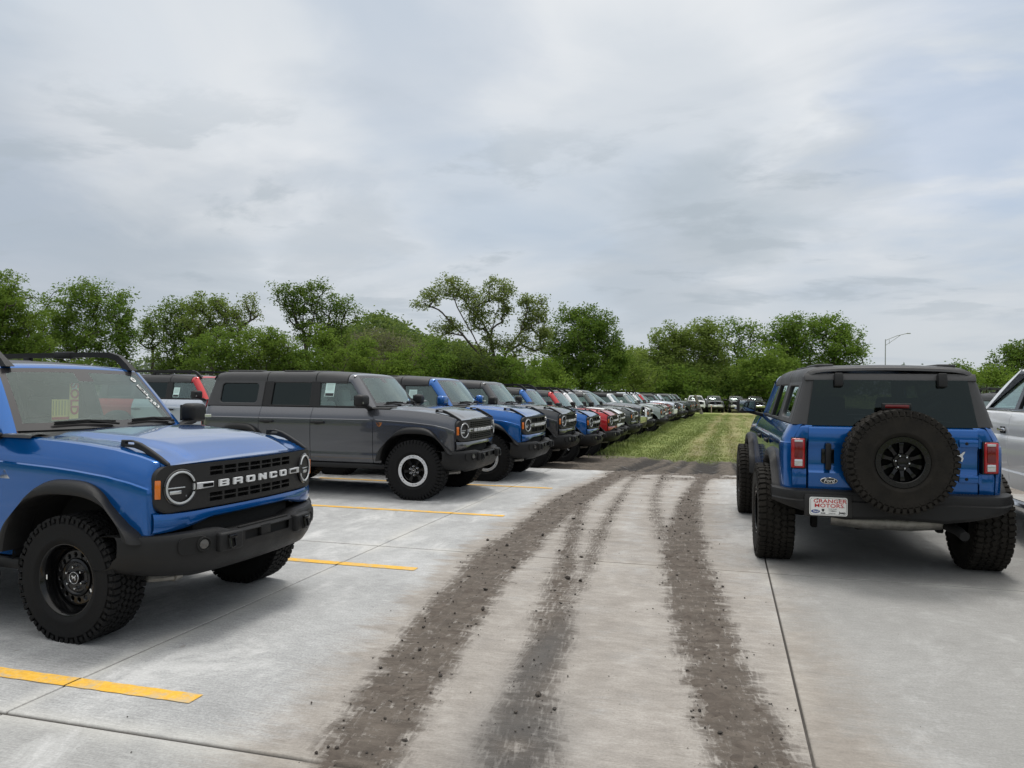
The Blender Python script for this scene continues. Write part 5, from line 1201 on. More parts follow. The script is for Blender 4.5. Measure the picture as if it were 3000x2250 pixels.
def dry_mask(x, y):
    m = np.zeros_like(x)
    for x0, w in ((-1.0, .34), (.15, .55), (1.15, .45), (2.0, .4)): m = np.maximum(m, np.exp(-((x - (x0 + .012 * (y - 18) + .12 * np.sin(y * .35))) / w) ** 2))
    return np.clip(m * (.55 + .7 * (fbm(x * 2.2, y * .7) - .2)) * sm(20, 24, y), 0, 1)
make_ground()
# ------------------------------------------------------------------ vehicles
SASQ, AT = (.435, .315, True), (.425, .285, False)
def row_at(hx, hy, yaw=0):
    """root position from the near headlamp's ground position"""
    c, s = math.cos(yaw), math.sin(yaw); x, y = hx - (c * .62 + s * .685), hy - (s * .62 - c * .685); return (x, y, zg(x, y) + .0)
G1 = 'SUVs and pickups parked nose-out along the aisle'
near = suv('off_road_suv', 'blue SUV with roof rails, black steel wheels and a yellow tag in its windshield', G1, (-3.848, 4.768, 0), R(-3.55), 'blue', 'slots', 'steel', rails=True, scale=.962, roof='top', step=True)
gray = suv('off_road_suv', 'dark gray SUV with silver-ringed wheels standing in the yellow-lined bay', G1, (-4.24, 11.136, 0), R(-.38), 'gray', 'mesh', 'ring', scale=.996, tyre_spec=SASQ, covers=True)
ROW = [  # label, hx, hy, yaw, colour, options
 ('blue SUV with blue mirrors and an open grille right behind the first gray one', -3.34, 13.0, 0, 'blue', dict(grille='open', wheel='ring', tyre_spec=SASQ, mirror='blue', covers=True)),
 ('charcoal SUV with slatted grille half on mud, between the two blue open-grille ones', -3.30, 15.9, 0, 'dark', dict(grille='slats', wheel='ring', tyre_spec=SASQ)),
 ('blue SUV with open grille and roof rails, standing where pavement meets mud', -3.23, 18.9, 0, 'blue', dict(grille='open', wheel='spoke', rails=True)),
 ('red SUV with slatted grille, first red one in the long row', -3.16, 21.9, 0, 'red', dict(grille='slats', wheel='spoke', rails=True)),
 ('white SUV with roof rails tucked just behind the red one', -3.30, 24.7, 0, 'white', dict(grille='mesh', wheel='ring', rails=True)),
 ('dark olive SUV between the white one and a dark pickup', -3.18, 27.6, 0, 'olive', dict(grille='mesh', wheel='ring')),
 None,
 ('white SUV with a black soft top, behind the dark pickup', -3.16, 33.4, 0, 'white', dict(grille='open', wheel='spoke', roof='topblack', mirror='white')),
 ('pale gray-green SUV with body-coloured flares sticking out of the row', -2.83, 36.3, 0, 'cactus', dict(grille='open', wheel='spoke', roof='topblack', mirror='cactus', flarep='cactus')),
 ('silver SUV just beyond the pale gray-green one', -3.05, 39.2, 0, 'silver', dict(grille='slots', wheel='spoke', rails=True)),
 ('white SUV with roof rails beyond the silver one, half hidden', -3.05, 42.1, 0, 'white', dict(grille='slots', wheel='spoke', rails=True)),
 ('small-looking red SUV far down the row beside the silver pickup', -3.04, 45.0, 0, 'red', dict(grille='slots', wheel='spoke')),
 None,
 ('charcoal SUV just past the silver pickup', -2.85, 51.0, 0, 'dark', dict(grille='mesh', wheel='spoke', rails=True)),
 ('silver-gray SUV before the two dark green ones at the far end', -2.73, 54.0, 0, 'silver', dict(grille='mesh', wheel='ring', tyre_spec=SASQ)),
 ('dark green SUV near the end of the row, nearer of two', -2.39, 58.0, 0, 'green', dict(grille='mesh', wheel='ring', tyre_spec=SASQ)),
 ('dark green SUV behind its twin, next to the black one', -2.35, 61.0, 0, 'green', dict(grille='slots', wheel='spoke')),
 ('black SUV closing the row beside the leaning wooden post', -2.18, 64.0, 0, 'black', dict(grille='slots', wheel='spoke')),
]
for q in ROW:
    if q: suv('off_road_suv', q[0], G1, row_at(q[1], q[2], q[3]), q[3], q[4], **q[5])
pickup('pickup_truck', 'dark gray pickup with a sloping windshield among the SUVs on the grass', G1, (-4.05, 31.35, zg(0, 31)), 0, 'dark')
pickup('pickup_truck', 'silver pickup with a chrome bumper beside the far red SUV', G1, (-3.85, 48.9, zg(0, 49)), 0, 'silver', bump='white')
G2 = 'vehicles parked in the row behind'
suv('off_road_suv', 'red-pillared SUV with silver doors, dark hardtop and roof rails, behind the first gray one', G2, (-10.07, 15.04, 0), R(0), 'red', 'slots', 'spoke', rails=True, doors='silver')
suv('off_road_suv', 'gray SUV in the row behind, glimpsed between the first blue and gray ones', G2, (-10.2, 18.2, 0), R(-1), 'gray', 'mesh', 'ring')
right = suv('off_road_suv', 'blue SUV seen from behind, with a big spare wheel and a dealer plate', None, (1.232, 10.783, 0), R(92.38), 'blue', 'slots', 'black', scale=.965, lift=.056, tyre_spec=(.472, .32, True), offs=.105, spare=True, rear=True, dusty=True)
pickup('pickup_truck', 'white pickup beside the blue SUV seen from behind, driver side showing', None, (4.0, 11.7, 0), R(91), 'white')
suv('off_road_suv', 'charcoal SUV behind the near white pickup, only its roof showing', None, (5.94, 20.1, zg(0, 20)), R(90), 'dark', 'slots', 'spoke', rails=True)
G3 = 'pickups facing the aisle at its far end'
ENDS = [('white pickup behind the leaning post at the end of the aisle', 1925, 'white', 'trim', 'white', False), ('gray pickup with a white front plate at the end of the aisle', 2099, 'gray', 'gloss', 'alu', True),
        ('black pickup at the end of the aisle, left of the blue SUV mirror', 2165, 'black', 'gloss', 'alu', False), ('black pickup at the end of the aisle, right of the blue SUV mirror', 2222, 'black', 'gloss', 'chrome', False)]
def pix(u, v, D): return Vector((0, 0, CAM_H)) + (FW + RT * ((u - 1500) / FPX) - UP * ((v - 1125) / FPX)) * D
for k, (lb, u, c, g, b, p) in enumerate(ENDS):
    w = pix(u if k else 2045, 1200, 89); pickup('pickup_truck', lb, G3, (w.x - .2, w.y, zg(w.x, w.y)), R(-90 + 6), c, g, b, p)

# paper and marks on the glass
def on_ws(vf, s, t, rot=0, tilt=0, off=.004):
    p = Vector(WS(s, t)); e = 1e-3; du = (Vector(WS(s + e, t)) - p).normalized(); dv = (Vector(WS(s, t + e)) - p).normalized(); n = du.cross(dv).normalized()
    if n.x < 0: n = -n
    right = -du if False else du; M = Matrix((right, dv, n)).transposed().to_4x4(); M.translation = p + n * off
    return [tuple(M @ (Matrix.Rotation(rot, 4, 'Z') @ Vector(q))) for q in vf[0]], vf[1]
mb = MB(); rr = lambda w, h, x=0, y=0: shape([[(x - w / 2, y - h / 2), (x + w / 2, y - h / 2), (x + w / 2, y + h / 2), (x - w / 2, y + h / 2)]], .0008)
mb.add(on_ws(shape([circ(0, 0, .026)], .0008), .80, .83), 0); mb.add(on_ws(text('21', .030, .0005, .0012), .80, .83, -.3, off=.006), 1)
for k, (s, t) in enumerate(((.815, .66), (.823, .60))): mb.add(on_ws(rr(.085, .030), s, t, -1.25), 0); [mb.add(on_ws(rr(.006, .022, x), s, t, -1.25, off=.006), 1) for x in (-.03, -.018, -.005, .012, .024)]
mb.add(on_ws(text('7283', .062, .0005, .0010, space=1.2), .84, .40, -1.05), 0)
link('glass_stickers', mesh('glass_stickers', mb, [X['paperw'], X['blackink']], smooth=False), near)
mb = MB(); Mt = lambda vf, x, y, z, rx=0: ([(x + c, y - a * -1, z + b) for a, b, c in [tuple(Matrix.Rotation(rx, 4, 'Z') @ Vector(q)) for q in vf[0]]], vf[1])
mb.add(Mt(rr(.085, .30), -1.17, .085, 1.52), 0); mb.add(Mt(text('SOLD', .105, .0008, .003), -1.166, .085, 1.55, PI / 2 * -1), 1); mb.add(Mt(rr(.16, .17), -1.18, -.03, 1.46), 0); mb.add(Mt(rr(.16, .022), -1.176, -.03, 1.392), 1)
for k in range(5): mb.add(Mt(rr(.003, .12), -1.176, -.10 + k * .027, 1.475), 2)
mb.add(Mt(rr(.05, .07), -1.166, .085, 1.66), 3)
tag(link('sold_tag', mesh('sold_tag', mb, [X['yellowp'], X['redink'], X['blackink'], X['paperw']], smooth=False), near, None), None)
def window_sheet(par, x, z, s=-1, w=.155, h=.21):
    mb = MB(); y = yg(z) - .026; k = (.840 - .728) / .395; P = lambda vf, o: ([(x + a * 1, s * (yg(z + b) + .0 - .016 + o + c), z + b) for a, b, c in vf[0]], vf[1])
    mb.add(P(rr(w, h), 0), 0); mb.add(P(rr(w * .88, .042, 0, -h * .36), .002), 1); mb.add(P(text('RETAIL', .034, .0005, .0015), .004) if False else ([(p[0], p[1], p[2] - h * .36) for p in P(text('RETAIL', .034, .0005, .0015), .0045)[0]], text('RETAIL', .034, .0005, .0015)[1]), 0)
    for q in range(5): mb.add(P(rr(w * .7, .003, 0, h * .36 - q * .02), .002), 2)
    link('window_sheet', mesh('window_sheet', mb, [X['paper'], X['blackink'], X['steel']], smooth=False), par)
window_sheet(gray, -1.50, 1.575)
cars = [o for o in COL.objects if o.parent is None and o.get('category') == 'SUV']
window_sheet(cars[2], -1.50, 1.50); window_sheet([o for o in cars if 'red-pillared' in o['label']][0], -1.55, 1.46)
# badges on the fenders
b_ = lambda vf, x, y, z: ([(x + a, y - c, z + b) for a, b, c in vf[0]], vf[1])
link('fender_badge', mesh('fender_badge', MB().add(b_(shape([[(-.062, .035), (.062, .035), (.045, -.01), (0, -.055), (-.045, -.01)]], .004, .001), -.60, -.922, 1.075), 0).add(b_(shape([[(-.05, .026), (.05, .026), (.036, -.008), (0, -.042), (-.036, -.008)]], .003), -.60, -.926, 1.075), 1).add(b_(shape([[(-.03, .016), (.03, .016), (.008, .006), (.006, -.02), (-.006, -.02), (-.008, .006)]], .002), -.60, -.930, 1.075), 0), [X['blackink'], X['orange']], smooth=False), gray)
link('fender_badge', mesh('fender_badge', MB().add(b_(shape([[(-.075, -.05), (.075, -.05), (0, .075)]], .004, .001), -.62, -.922, 1.06), 0).add(b_(shape([[(-.05, -.03), (.05, -.03), (.02, .0), (0, .03), (-.02, .005)]], .003), -.62, -.926, 1.06), 1), [X['blackink'], X['alu']], smooth=False), near)

# ------------------------------------------------------------------ post, stake, street lamp
wood = mat('weathered_wood', (.17, .155, .135), .9, var=(7, .4))
o = link('wooden_post', None, None, tuple(pix(2056, 1212, 78))); a_, c_ = pix(2056, 1212, 78), pix(2036, 1158, 78); me = mesh('wooden_post', MB().add(tube([tuple((c_ - a_) * t - Vector((0, 0, .1 if t == 0 else 0))) for t in (0, .3, .65, 1.0)], [.17, .155, .15, .13], 10)), wood); bpy.data.objects.remove(o)
o = link('wooden_post', me, None, tuple(a_)); tag(o, 'weathered gray wooden post leaning left in front of the white pickup', 'post')
a_ = pix(2084, 1210, 80); o = link('marker_stake', mesh('marker_stake', MB().add(bbox(.07, .04, .80, .008), 0, T(0, 0, .36)).add(bbox(.075, .045, .2, .008), 1, T(0, 0, .68)), [mat('stake_wood', (.50, .40, .33), .8), mat('stake_paint', (.60, .22, .20), .7)]), None, tuple(a_)); tag(o, 'thin pinkish survey stake between the white and gray pickups', 'stake')
D = 150; b0, t0 = pix(2594, 1120, D), pix(2594, 1012, D); gz = zg(0, 150); b0.z = gz
lamp = bpy.data.objects.new('street_lamp', None); COL.objects.link(lamp); lamp.location = (t0.x, t0.y, gz); tag(lamp, 'tall gray street lamp with one arm rising above the trees on the horizon', 'street lamp')
Hh = t0.z - gz; lm = mat('galvanised_steel', (.30, .31, .32), .5, .5); rv = Vector((RT.x, RT.y, 0)).normalized()
link('pole', mesh('pole', MB().add(tube([(0, 0, 0), (0, 0, Hh + 1.2)], [.13, .08], 10)), lm), lamp)
A = lambda x, z: tuple(rv * x + Vector((0, 0, z)))
link('arm', mesh('arm', MB().add(tube([A(0, Hh - .2 + 1.2), A(2.2, Hh + 1.9), A(4.0, Hh + 2.35)], .065, 8)).add(tube([A(0, Hh - 1.0 + 1.0), A(2.9, Hh + 2.0)], .05, 8)).add(tube([A(.75, Hh + 1.15), A(.75, Hh + .3)], .035, 6)), lm), lamp)
link('lamp_head', mesh('lamp_head', MB().add(tube([A(3.9, Hh + 2.32), A(4.2, Hh + 2.42), A(4.9, Hh + 2.40)], [.06, .13, .10], 10)), lm), lamp)

# ------------------------------------------------------------------ trees
def leaf_mat(name, c0, c1):
    m = bpy.data.materials.new(name); m.use_nodes = True; t = NT(m.node_tree); b = t.n['Principled BSDF']; tn = t.new('ShaderNodeAttribute', attribute_name='tint').outputs['Fac']
    col = t.mix(tn, c0, c1); t.l.new(col, b.inputs['Base Color']); b.inputs['Roughness'].default_value = .75; b.inputs['Specular IOR Level'].default_value = .06
    tl = t.new('ShaderNodeBsdfTranslucent'); t.l.new(t.mix(.5, col, (.26, .36, .05)), tl.inputs[0]); mx = t.new('ShaderNodeMixShader'); mx.inputs[0].default_value = .42
    t.l.new(b.outputs[0], mx.inputs[1]); t.l.new(tl.outputs[0], mx.inputs[2]); t.l.new(mx.outputs[0], t.n['Material Output'].inputs[0]); return m
LEAF = {'bright': leaf_mat('leaf_bright', (0.092, 0.165, 0.025), (0.193, 0.276, 0.057)), 'mid': leaf_mat('leaf_mid', (0.075, 0.148, 0.025), (0.167, 0.250, 0.051)), 'dark': leaf_mat('leaf_dark', (0.056, 0.113, 0.021), (0.127, 0.193, 0.043)),
        'soft': leaf_mat('leaf_soft', (0.107, 0.166, 0.038), (0.221, 0.274, 0.079)), 'cedar': leaf_mat('leaf_cedar', (.026, .044, .017), (.055, .078, .030)), 'locust': leaf_mat('leaf_locust', (0.113, 0.154, 0.051), (0.255, 0.288, 0.108)), 'far': leaf_mat('leaf_far', (0.070, 0.117, 0.040), (0.141, 0.187, 0.070)), 'brush': leaf_mat('dead_brush', (.105, .095, .07), (.17, .155, .125)), 'haze': leaf_mat('leaf_painted_haze', (.10, .13, .12), (.15, .18, .165))}  # far treeline: bluish distance haze is painted into its leaf colour
bark = mat('bark', (.060, .050, .042), .95, var=(3, .3))
def leaf_cards(P, rng, size, tint):
    """one small folded rhombus per point"""
    n = len(P); d = rng.normal(size=(n, 3)); d[:, 2] *= .6; d /= np.linalg.norm(d, axis=1)[:, None]; u = np.cross(d, rng.normal(size=(n, 3))); u /= np.linalg.norm(u, axis=1)[:, None]
    s = size * rng.uniform(.6, 1.35, n)[:, None]; V = np.stack([P - d * s, P + u * s * .45, P + d * s, P - u * s * .45], 1).reshape(-1, 3)
    return V, np.arange(4 * n).reshape(-1, 4), np.repeat(tint, 4)
def tree(name, label, cat, u0, D, ells, leaf='mid', dens=1.0, lsize=None, trunk=.16, stems=1, limbs=None, grow=1.10, group='trees along the edge of the field', base=None, clump=.055, spread=.25, seed=None, depth=.85, twig=1.0):
    """ells: crown lobes (u, v, ru, rv) as seen in the photo, turned into volumes of real size at distance D"""
    rng = np.random.default_rng(seed if seed is not None else int(u0 * 7 + D)); k = D / FPX
    w0 = pix(u0, 1150, D); gz = zg(w0.x, w0.y); root = bpy.data.objects.new(name, None); COL.objects.link(root); root.location = (w0.x, w0.y, gz); root.rotation_euler = (0, 0, YAW); tag(root, label, cat, group)
    L = []
    for u, v, ru, rv in ells:
        p = pix(u, v, D); L.append(((u - u0) * k, (rng.random() - .5) * ru * k * .9, p.z - gz, ru * k * grow, ru * k * depth, rv * k * grow))
    size = lsize * .8 if lsize else max(.08, D * .00165)
    C, T_, CR = [], [], []
    for cx, cy, cz, rx, ry, rz in L:
        n = max(4, int(dens * rx * rz / (D * .0062) ** 2 * 2.4)); d = rng.normal(size=(n, 3)); d /= np.linalg.norm(d, axis=1)[:, None]; r = rng.random(n)[:, None] ** .42 * (1 + rng.normal(0, .07, (n, 1)))
        C.append(np.array([cx, cy, cz]) + d * r * [rx, ry, rz])
    C = np.concatenate(C); C = C[C[:, 2] > .25]; nc = len(C); per = int(74 * max(.5, dens ** .5)); cr = D * .0088 * rng.uniform(.55, 1.3, nc)
    P = np.repeat(C, per, 0) + np.clip(rng.normal(size=(nc * per, 3)), -1.6, 1.6) * np.repeat(cr, per)[:, None] * [.62, .62, .46]
    tint = np.clip(np.repeat(rng.normal(.45, .24, nc), per) + rng.normal(0, .10, nc * per), 0, 1); V, F, TN = leaf_cards(P, rng, size, tint)
    me = np_mesh('crown', V, F, LEAF[leaf]); set_attr(me, 'tint', TN); link('crown', me, root)
    # trunk and limbs reaching every clump
    zl = min(c[2] - c[5] for c in L); top = max(c[2] for c in L); N = [np.array([0., 0, -.2])]; par = [-1]
    for PL in limbs or []:
        prev = 0
        for q, (u, v) in enumerate(PL):
            p = pix(u, v, D); pt = np.array([(u - u0) * k, rng.normal(0, .25) * (q > 0), p.z - gz]); A_ = np.array(N)
            if q == 0 and len(N) > 1:
                dd = np.linalg.norm(A_ - pt, axis=1); prev = int(np.argmin(dd)) if dd.min() < 1.2 else 0
            last = N[prev]; 
            for w in (.5, 1.0): N.append(last + (pt - last) * w + (rng.normal(0, .05, 3) if w < 1 else 0)); par.append(prev); prev = len(N) - 1
    for s in range(0 if limbs else stems):
        o = np.array([(s - (stems - 1) / 2) * .35, 0, 0.]); prev = 0; tgt = L[int(rng.integers(len(L)))] if stems > 1 else (np.mean([c[0] for c in L]), 0, 0); hgt = max(1.0, lerp(zl, top, .32))
        for q in range(1, 6):
            N.append(np.array([o[0] + tgt[0] * spread * (q / 5) ** 1.3 + rng.normal(0, .05), o[1] + rng.normal(0, .06), hgt * q / 5])); par.append(prev); prev = len(N) - 1
    order = np.argsort(np.linalg.norm(C - np.array([0, 0, zl * .6]), axis=1)); sel = order[::max(1, int(nc / 150 / twig))]
    for i in sel:
        c = C[i]; A_ = np.array(N); d = np.linalg.norm(A_ - c, axis=1) + np.maximum(0, A_[:, 2] - c[2] + .2) * 3; d[0] += 50; j = int(np.argmin(d)); mid = (A_[j] * .5 + c * .5) + rng.normal(0, .05, 3) * np.linalg.norm(c - A_[j]) - [0, 0, .03 * np.linalg.norm(c - A_[j])]
        N.append(mid); par.append(j); N.append(c); par.append(len(N) - 2)
    cnt = np.ones(len(N)) * .2
    for i in range(len(N) - 1, 0, -1): cnt[par[i]] += cnt[i]
    rad = trunk * np.sqrt(cnt / cnt[0]) * .95 + .010; mb = MB()
    for i in range(1, len(N)):
        j = par[i]
        if np.linalg.norm(N[i] - N[j]) > 1e-3: mb.add(tube([N[j], N[i]], [min(rad[j], rad[i] * 1.35), rad[i]], 6, False))
    link('trunk', mesh('trunk', mb, bark), root); return root
tree('broadleaf_tree', 'bright yellow-green tree cut off by the left edge of the photo', 'tree', 10, 50, [(5, 855, 55, 62), (-60, 880, 90, 90), (62, 930, 70, 70), (20, 1000, 95, 80), (85, 1040, 65, 60), (-40, 990, 90, 90)], 'bright', 1.0, trunk=.2)
tree('broadleaf_tree', 'wide rounded green tree above the blue SUV roof rail', 'tree', 250, 60, [(235, 850, 62, 42), (195, 905, 62, 52), (305, 890, 66, 52), (150, 950, 62, 60), (350, 950, 46, 62), (250, 950, 84, 62), (115, 1000, 50, 55), (370, 1010, 34, 48), (200, 1015, 74, 50), (300, 1020, 74, 50), (345, 1070, 50, 40)], 'mid', .82, trunk=.22, stems=3, spread=.5)
tree('slender_tree', 'slim see-through tree with a bare trunk, left of the gap in the treeline', 'tree', 446, 70, [(440, 935, 42, 34), (470, 960, 36, 34), (418, 975, 28, 32), (455, 1000, 36, 30), (435, 1030, 22, 24)], 'dark', .6, trunk=.13, stems=2, spread=.2)
tree('broadleaf_tree', 'dark leafy tree next to the slim see-through one', 'tree', 530, 66, [(495, 912, 32, 28), (530, 920, 42, 38), (505, 970, 46, 50), (560, 962, 40, 50), (560, 1030, 56, 55), (500, 1060, 55, 42), (540, 1085, 60, 40)], 'dark', .8, trunk=.2, stems=2)
tree('airy_tree', 'spreading tree whose loose right-hand sprays stand against the sky', 'tree', 620, 60, [(585, 885, 56, 30), (625, 900, 50, 30), (590, 940, 60, 45), (660, 945, 50, 45), (650, 905, 38, 30), (610, 990, 60, 45)], 'soft', .7, trunk=.2, stems=2, spread=.5)
tree('airy_tree', 'thin wispy treetop at the right end of the spreading tree', 'tree', 700, 61, [(715, 890, 36, 24), (740, 912, 26, 26), (705, 925, 30, 24), (690, 960, 30, 26)], 'locust', .6, trunk=.12, spread=.3)
tree('elm_tree', 'dark elm with upswept forked limbs rising above the shrubs', 'tree', 912, 62, [(828, 850, 34, 34), (862, 862, 34, 30), (888, 850, 34, 38), (930, 855, 36, 34), (968, 885, 34, 34), (1008, 905, 32, 32), (1035, 925, 20, 22), (852, 905, 38, 36), (900, 912, 50, 42), (960, 940, 52, 42), (880, 965, 42, 40), (930, 1000, 50, 45), (990, 985, 46, 40)], 'dark', .72, trunk=.24, limbs=[[(905, 1100), (897, 1030), (884, 971), (840, 902), (828, 860)], [(884, 971), (882, 910), (888, 860)], [(897, 1030), (915, 950), (935, 870)], [(905, 1100), (929, 1073), (960, 1000), (994, 959), (1015, 915)], [(960, 1000), (962, 940), (968, 890)]])
tree('locust_tree', 'tall open tree with bare fanning stems and feathery foliage', 'tree', 1452, 60, [(1312, 842, 44, 24), (1262, 868, 34, 22), (1352, 868, 44, 28), (1238, 892, 26, 16), (1390, 900, 36, 30), (1330, 955, 46, 20), (1285, 968, 26, 16), (1400, 945, 34, 30), (1440, 1000, 36, 26), (1458, 836, 30, 22), (1478, 862, 34, 30), (1432, 868, 26, 20), (1470, 915, 28, 26), (1552, 880, 34, 26), (1578, 905, 32, 26), (1545, 945, 36, 34), (1588, 960, 30, 30), (1525, 995, 40, 20), (1590, 995, 26, 20), (1492, 1028, 34, 20), (1568, 1022, 30, 16), (1408, 1030, 26, 18)], 'locust', .95, trunk=.21, twig=1.3, limbs=[[(1458, 1110), (1446, 1080), (1434, 992), (1409, 939), (1368, 894), (1345, 870)], [(1442, 1065), (1417, 1053), (1385, 983), (1336, 898), (1320, 861), (1305, 838)], [(1419, 1055), (1373, 1004), (1336, 963), (1295, 918), (1268, 900), (1240, 890)], [(1436, 985), (1447, 940), (1458, 902), (1458, 861), (1462, 838)],
      [(1458, 1105), (1482, 1032), (1523, 975), (1539, 926), (1547, 886), (1560, 868)], [(1482, 1032), (1523, 1008), (1564, 1028), (1590, 1020)], [(1523, 975), (1560, 955), (1588, 935)]])
tree('maple_tree', 'tall dense dark green tree with an uneven pointed top', 'tree', 1715, 85, [(1662, 922, 40, 26), (1722, 928, 50, 36), (1770, 955, 34, 34), (1690, 975, 72, 48), (1755, 990, 56, 50), (1640, 1010, 44, 40), (1640, 1055, 70, 50), (1745, 1050, 84, 60), (1805, 1040, 36, 50), (1700, 1100, 110, 45), (1800, 1095, 50, 45)], 'dark', 1.1, trunk=.3, stems=2)
tree('willow_tree', 'soft feathery tree, left one of the pale pair beyond the row', 'tree', 1960, 100, [(1945, 1000, 46, 40), (1985, 985, 40, 36), (1925, 1055, 62, 55), (1990, 1040, 60, 60), (1955, 1100, 90, 40)], 'soft', .9, trunk=.25, stems=2, lsize=.22)
tree('willow_tree', 'soft feathery tree with a taller crown, right one of the pale pair', 'tree', 2065, 101, [(2065, 965, 40, 34), (2085, 1000, 44, 44), (2040, 1010, 52, 52), (2090, 1055, 64, 56), (2055, 1100, 90, 42)], 'soft', .95, trunk=.25, stems=2, lsize=.22)
tree('broadleaf_tree', 'ragged tree with sky gaps behind the bright round bush', 'tree', 2165, 106, [(2120, 968, 30, 26), (2150, 955, 28, 30), (2185, 985, 36, 40), (2220, 962, 34, 30), (2235, 1000, 40, 40), (2160, 1045, 56, 50), (2190, 1095, 90, 45)], 'mid', .62, trunk=.25, stems=2)
tree('broadleaf_tree', 'big dark tree left of the broad one over the blue SUV roof', 'tree', 2312, 107, [(2318, 955, 46, 34), (2280, 985, 40, 36), (2340, 1000, 54, 50), (2300, 1050, 62, 55), (2330, 1100, 80, 45)], 'mid', 1.0, trunk=.28, stems=2)
tree('broadleaf_tree', 'broad spreading tree right above the hardtop of the rear-facing blue SUV', 'tree', 2425, 105, [(2375, 950, 42, 30), (2425, 955, 56, 32), (2480, 985, 40, 36), (2400, 1010, 70, 52), (2460, 1040, 66, 52), (2508, 1025, 24, 30), (2420, 1095, 100, 46)], 'mid', .95, trunk=.3, stems=3, spread=.5)
tree('broadleaf_tree', 'dark tree over the white pickup at the right edge', 'tree', 2975, 75, [(2950, 1048, 42, 30), (2992, 1032, 40, 34), (2922, 1078, 36, 22), (3000, 1090, 70, 40), (3050, 1045, 60, 50), (2945, 1105, 60, 30)], 'dark', 1.0, trunk=.2, stems=2)
tree('small_tree', 'small treetop peeping over the hardtop of the rear-facing blue SUV', 'tree', 2838, 110, [(2835, 1076, 34, 14), (2808, 1068, 10, 10), (2850, 1095, 40, 20)], 'dark', .7, trunk=.12)
GS = 'shrubs below the treeline'
for lb, u, D, el, lf, dn in (
 ('leafy shrub mass filling the foot of the treeline beside the wispy treetop', 650, 54, [(660, 1000, 74, 48), (610, 1050, 80, 52), (700, 1060, 60, 50)], 'mid', .95),
 ('yellow-green shrub left of the dark elm trunk', 775, 53, [(765, 985, 58, 34), (800, 1010, 56, 40), (760, 1050, 84, 52), (830, 1060, 50, 45)], 'bright', .95),
 ('shrub growing against the stems of the dark elm', 880, 54, [(880, 1050, 60, 55), (850, 1080, 70, 40)], 'mid', .9),
 ('olive-green upright shrub right of the dark elm', 950, 56, [(940, 985, 34, 34), (955, 1030, 48, 50), (940, 1080, 66, 40)], 'bright', .85),
 ('rounded yellow-green shrub above the first gray SUV roof', 1050, 55, [(1055, 1025, 44, 34), (1035, 1065, 66, 45), (1080, 1085, 50, 35)], 'bright', .95),
 ('brightest lime-green shrub in the gap left of the open tree', 1180, 56, [(1175, 1055, 46, 34), (1200, 1085, 56, 34), (1140, 1090, 50, 30)], 'bright', 1.0),
 ('mid-green shrub between the lime one and the dark cedar', 1280, 57, [(1265, 1035, 44, 40), (1300, 1065, 50, 40), (1260, 1090, 60, 34)], 'mid', .95),
 ('dark cedar bush at the foot of the open tree', 1395, 57, [(1395, 1075, 60, 42), (1365, 1100, 46, 34), (1430, 1105, 50, 30)], 'cedar', 1.2),
 ('shrub right of the stems of the open tree', 1495, 58, [(1490, 1080, 46, 42), (1535, 1108, 48, 28), (1460, 1110, 50, 28)], 'mid', .95),
 ('paler shrub leaning on the left flank of the tall dense tree', 1605, 80, [(1600, 1085, 46, 42), (1625, 1120, 60, 28)], 'bright', .95),
 ('pale bush in front of the tall dense tree', 1850, 92, [(1850, 1075, 46, 40), (1880, 1110, 60, 40)], 'soft', .95),
 ('bright round bush in front of the ragged tree', 2232, 96, [(2235, 1055, 62, 44), (2198, 1090, 56, 44), (2275, 1085, 52, 46), (2235, 1110, 84, 40)], 'bright', 1.1),
 ('low bush between the pickups and the tall dense tree', 1985, 97, [(1985, 1125, 90, 44), (1915, 1125, 70, 44), (1940, 1170, 80, 44), (2020, 1170, 80, 44)], 'mid', 1.0),
 ('low dark bush behind the gray pickup', 2110, 98, [(2090, 1130, 70, 44), (2160, 1128, 60, 44), (2090, 1172, 80, 44), (2170, 1172, 80, 44)], 'dark', 1.0),
 ('low bush under the broad tree behind the black pickups', 2330, 99, [(2270, 1130, 70, 44), (2350, 1130, 80, 44), (2430, 1125, 70, 38), (2250, 1172, 80, 44), (2330, 1172, 80, 44)], 'dark', 1.0),
 ('yellow-green bush left of the tree at the right edge', 2885, 72, [(2885, 1090, 36, 22), (2915, 1105, 50, 24), (2850, 1112, 40, 20)], 'bright', 1.0),
 ('shrub hiding the foot of the bright tree at the left edge', 60, 48, [(60, 1085, 90, 40), (150, 1100, 80, 34)], 'bright', .9),
 ('low shrubs under the wide rounded tree', 290, 57, [(230, 1090, 70, 34), (330, 1100, 60, 28)], 'mid', .85),
): tree('shrub', lb, 'shrub', u, D, el, lf, dn, trunk=.08, group=GS, stems=2, depth=1.0)
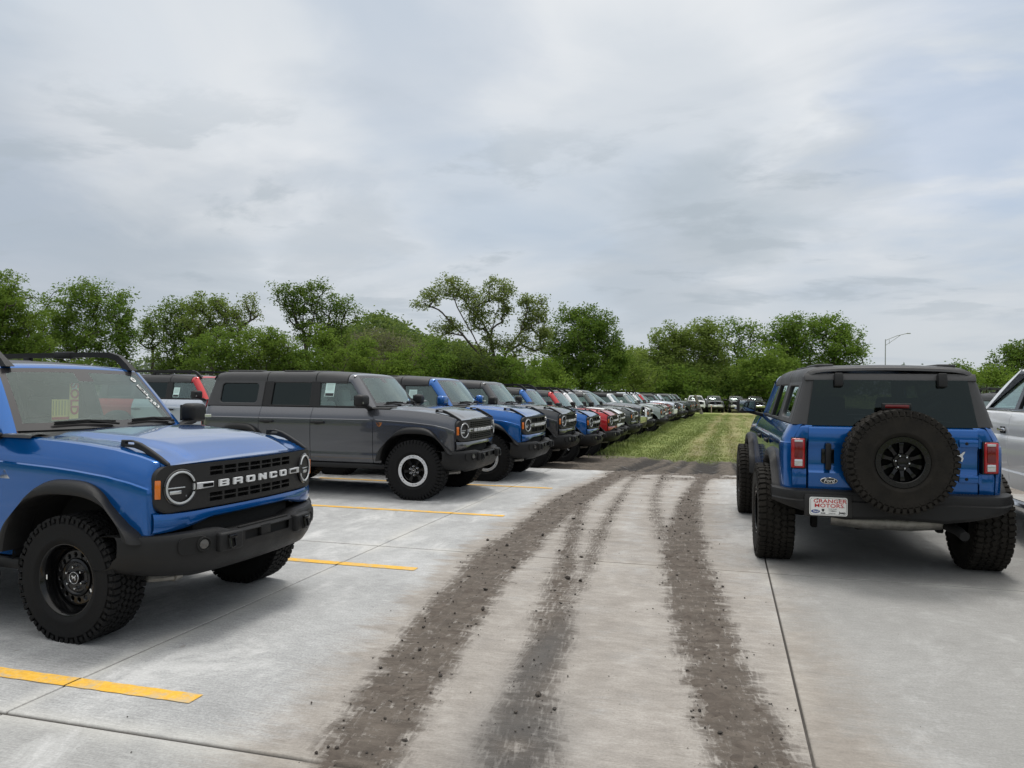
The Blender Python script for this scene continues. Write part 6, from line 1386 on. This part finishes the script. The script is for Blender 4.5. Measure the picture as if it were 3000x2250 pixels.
# the far wooded rise: one mass, uncountable
def far_wood():
    rng = np.random.default_rng(21)
    def band(name, label, prof, D, leaf, n, size, zlow, dd):
        us = rng.uniform(prof[0][0], prof[-1][0], n); top = np.interp(us, [p[0] for p in prof], [p[1] for p in prof]) + (fbm(us * .022, us * 0) - .5) * 46 + (fbm(us * .12, us * 0 + 3) - .5) * 16; dist = D + dd * (rng.random(n) - .3); v = top + (zlow - top) * rng.random(n) ** 1.5
        P = np.array([pix(a, b, d) for a, b, d in zip(us, v, dist)]); P = np.repeat(P, 22, 0) + rng.normal(size=(n * 22, 3)) * [D * .006, D * .006, D * .0045]; V, F, TN = leaf_cards(P, rng, size, np.clip(np.repeat(rng.normal(.45, .25, n), 22) + rng.normal(0, .2, n * 22), 0, 1))
        me = np_mesh(name, V, F, LEAF[leaf]); set_attr(me, 'tint', TN); tag(link(name, me), label, 'woodland', kind='stuff')
    band('far_wood', 'dark wooded rise far behind the shrubs', [(960, 985), (1040, 955), (1085, 940), (1150, 945), (1200, 975), (1250, 985), (1320, 1010), (1380, 1035), (1440, 1060), (1540, 1085), (1640, 1100)], 150, 'far', 1900, .42, 1135, 30)
    band('brush', 'pale leafless brush on the slope between the shrubs and the far wood', [(1000, 1010), (1060, 985), (1130, 990), (1230, 1005), (1260, 1040)], 110, 'brush', 420, .20, 1090, 8)
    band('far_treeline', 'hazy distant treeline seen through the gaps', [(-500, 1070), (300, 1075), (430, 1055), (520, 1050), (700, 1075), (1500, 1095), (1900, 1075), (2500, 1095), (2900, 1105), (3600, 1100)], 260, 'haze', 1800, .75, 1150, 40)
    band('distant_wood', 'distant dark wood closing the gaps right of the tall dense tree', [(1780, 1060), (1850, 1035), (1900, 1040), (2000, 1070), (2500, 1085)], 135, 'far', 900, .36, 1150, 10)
far_wood()
def added_wood_behind():  # unseen trees added to darken car sides and give reflections a horizon
    rng = np.random.default_rng(4); n = 2600; a = rng.uniform(R(100), R(440 - 175), n); r = 46 + rng.uniform(0, 9, n); z = rng.random(n) ** .8 * (6.5 + 3.5 * np.sin(a * 17) * np.sin(a * 7))
    P = np.stack([r * np.sin(a), r * np.cos(a), z - .5], 1); P = np.repeat(P, 16, 0) + rng.normal(size=(n * 16, 3)) * .55; V, F, TN = leaf_cards(P, rng, .32, rng.random(n * 16)); me = np_mesh('added_wood_behind', V, F, LEAF['mid']); set_attr(me, 'tint', TN)
    tag(link('added_wood_behind', me), 'unseen belt of trees added behind the camera for paint and glass to mirror', 'woodland', kind='stuff')
added_wood_behind()
# open ground further out
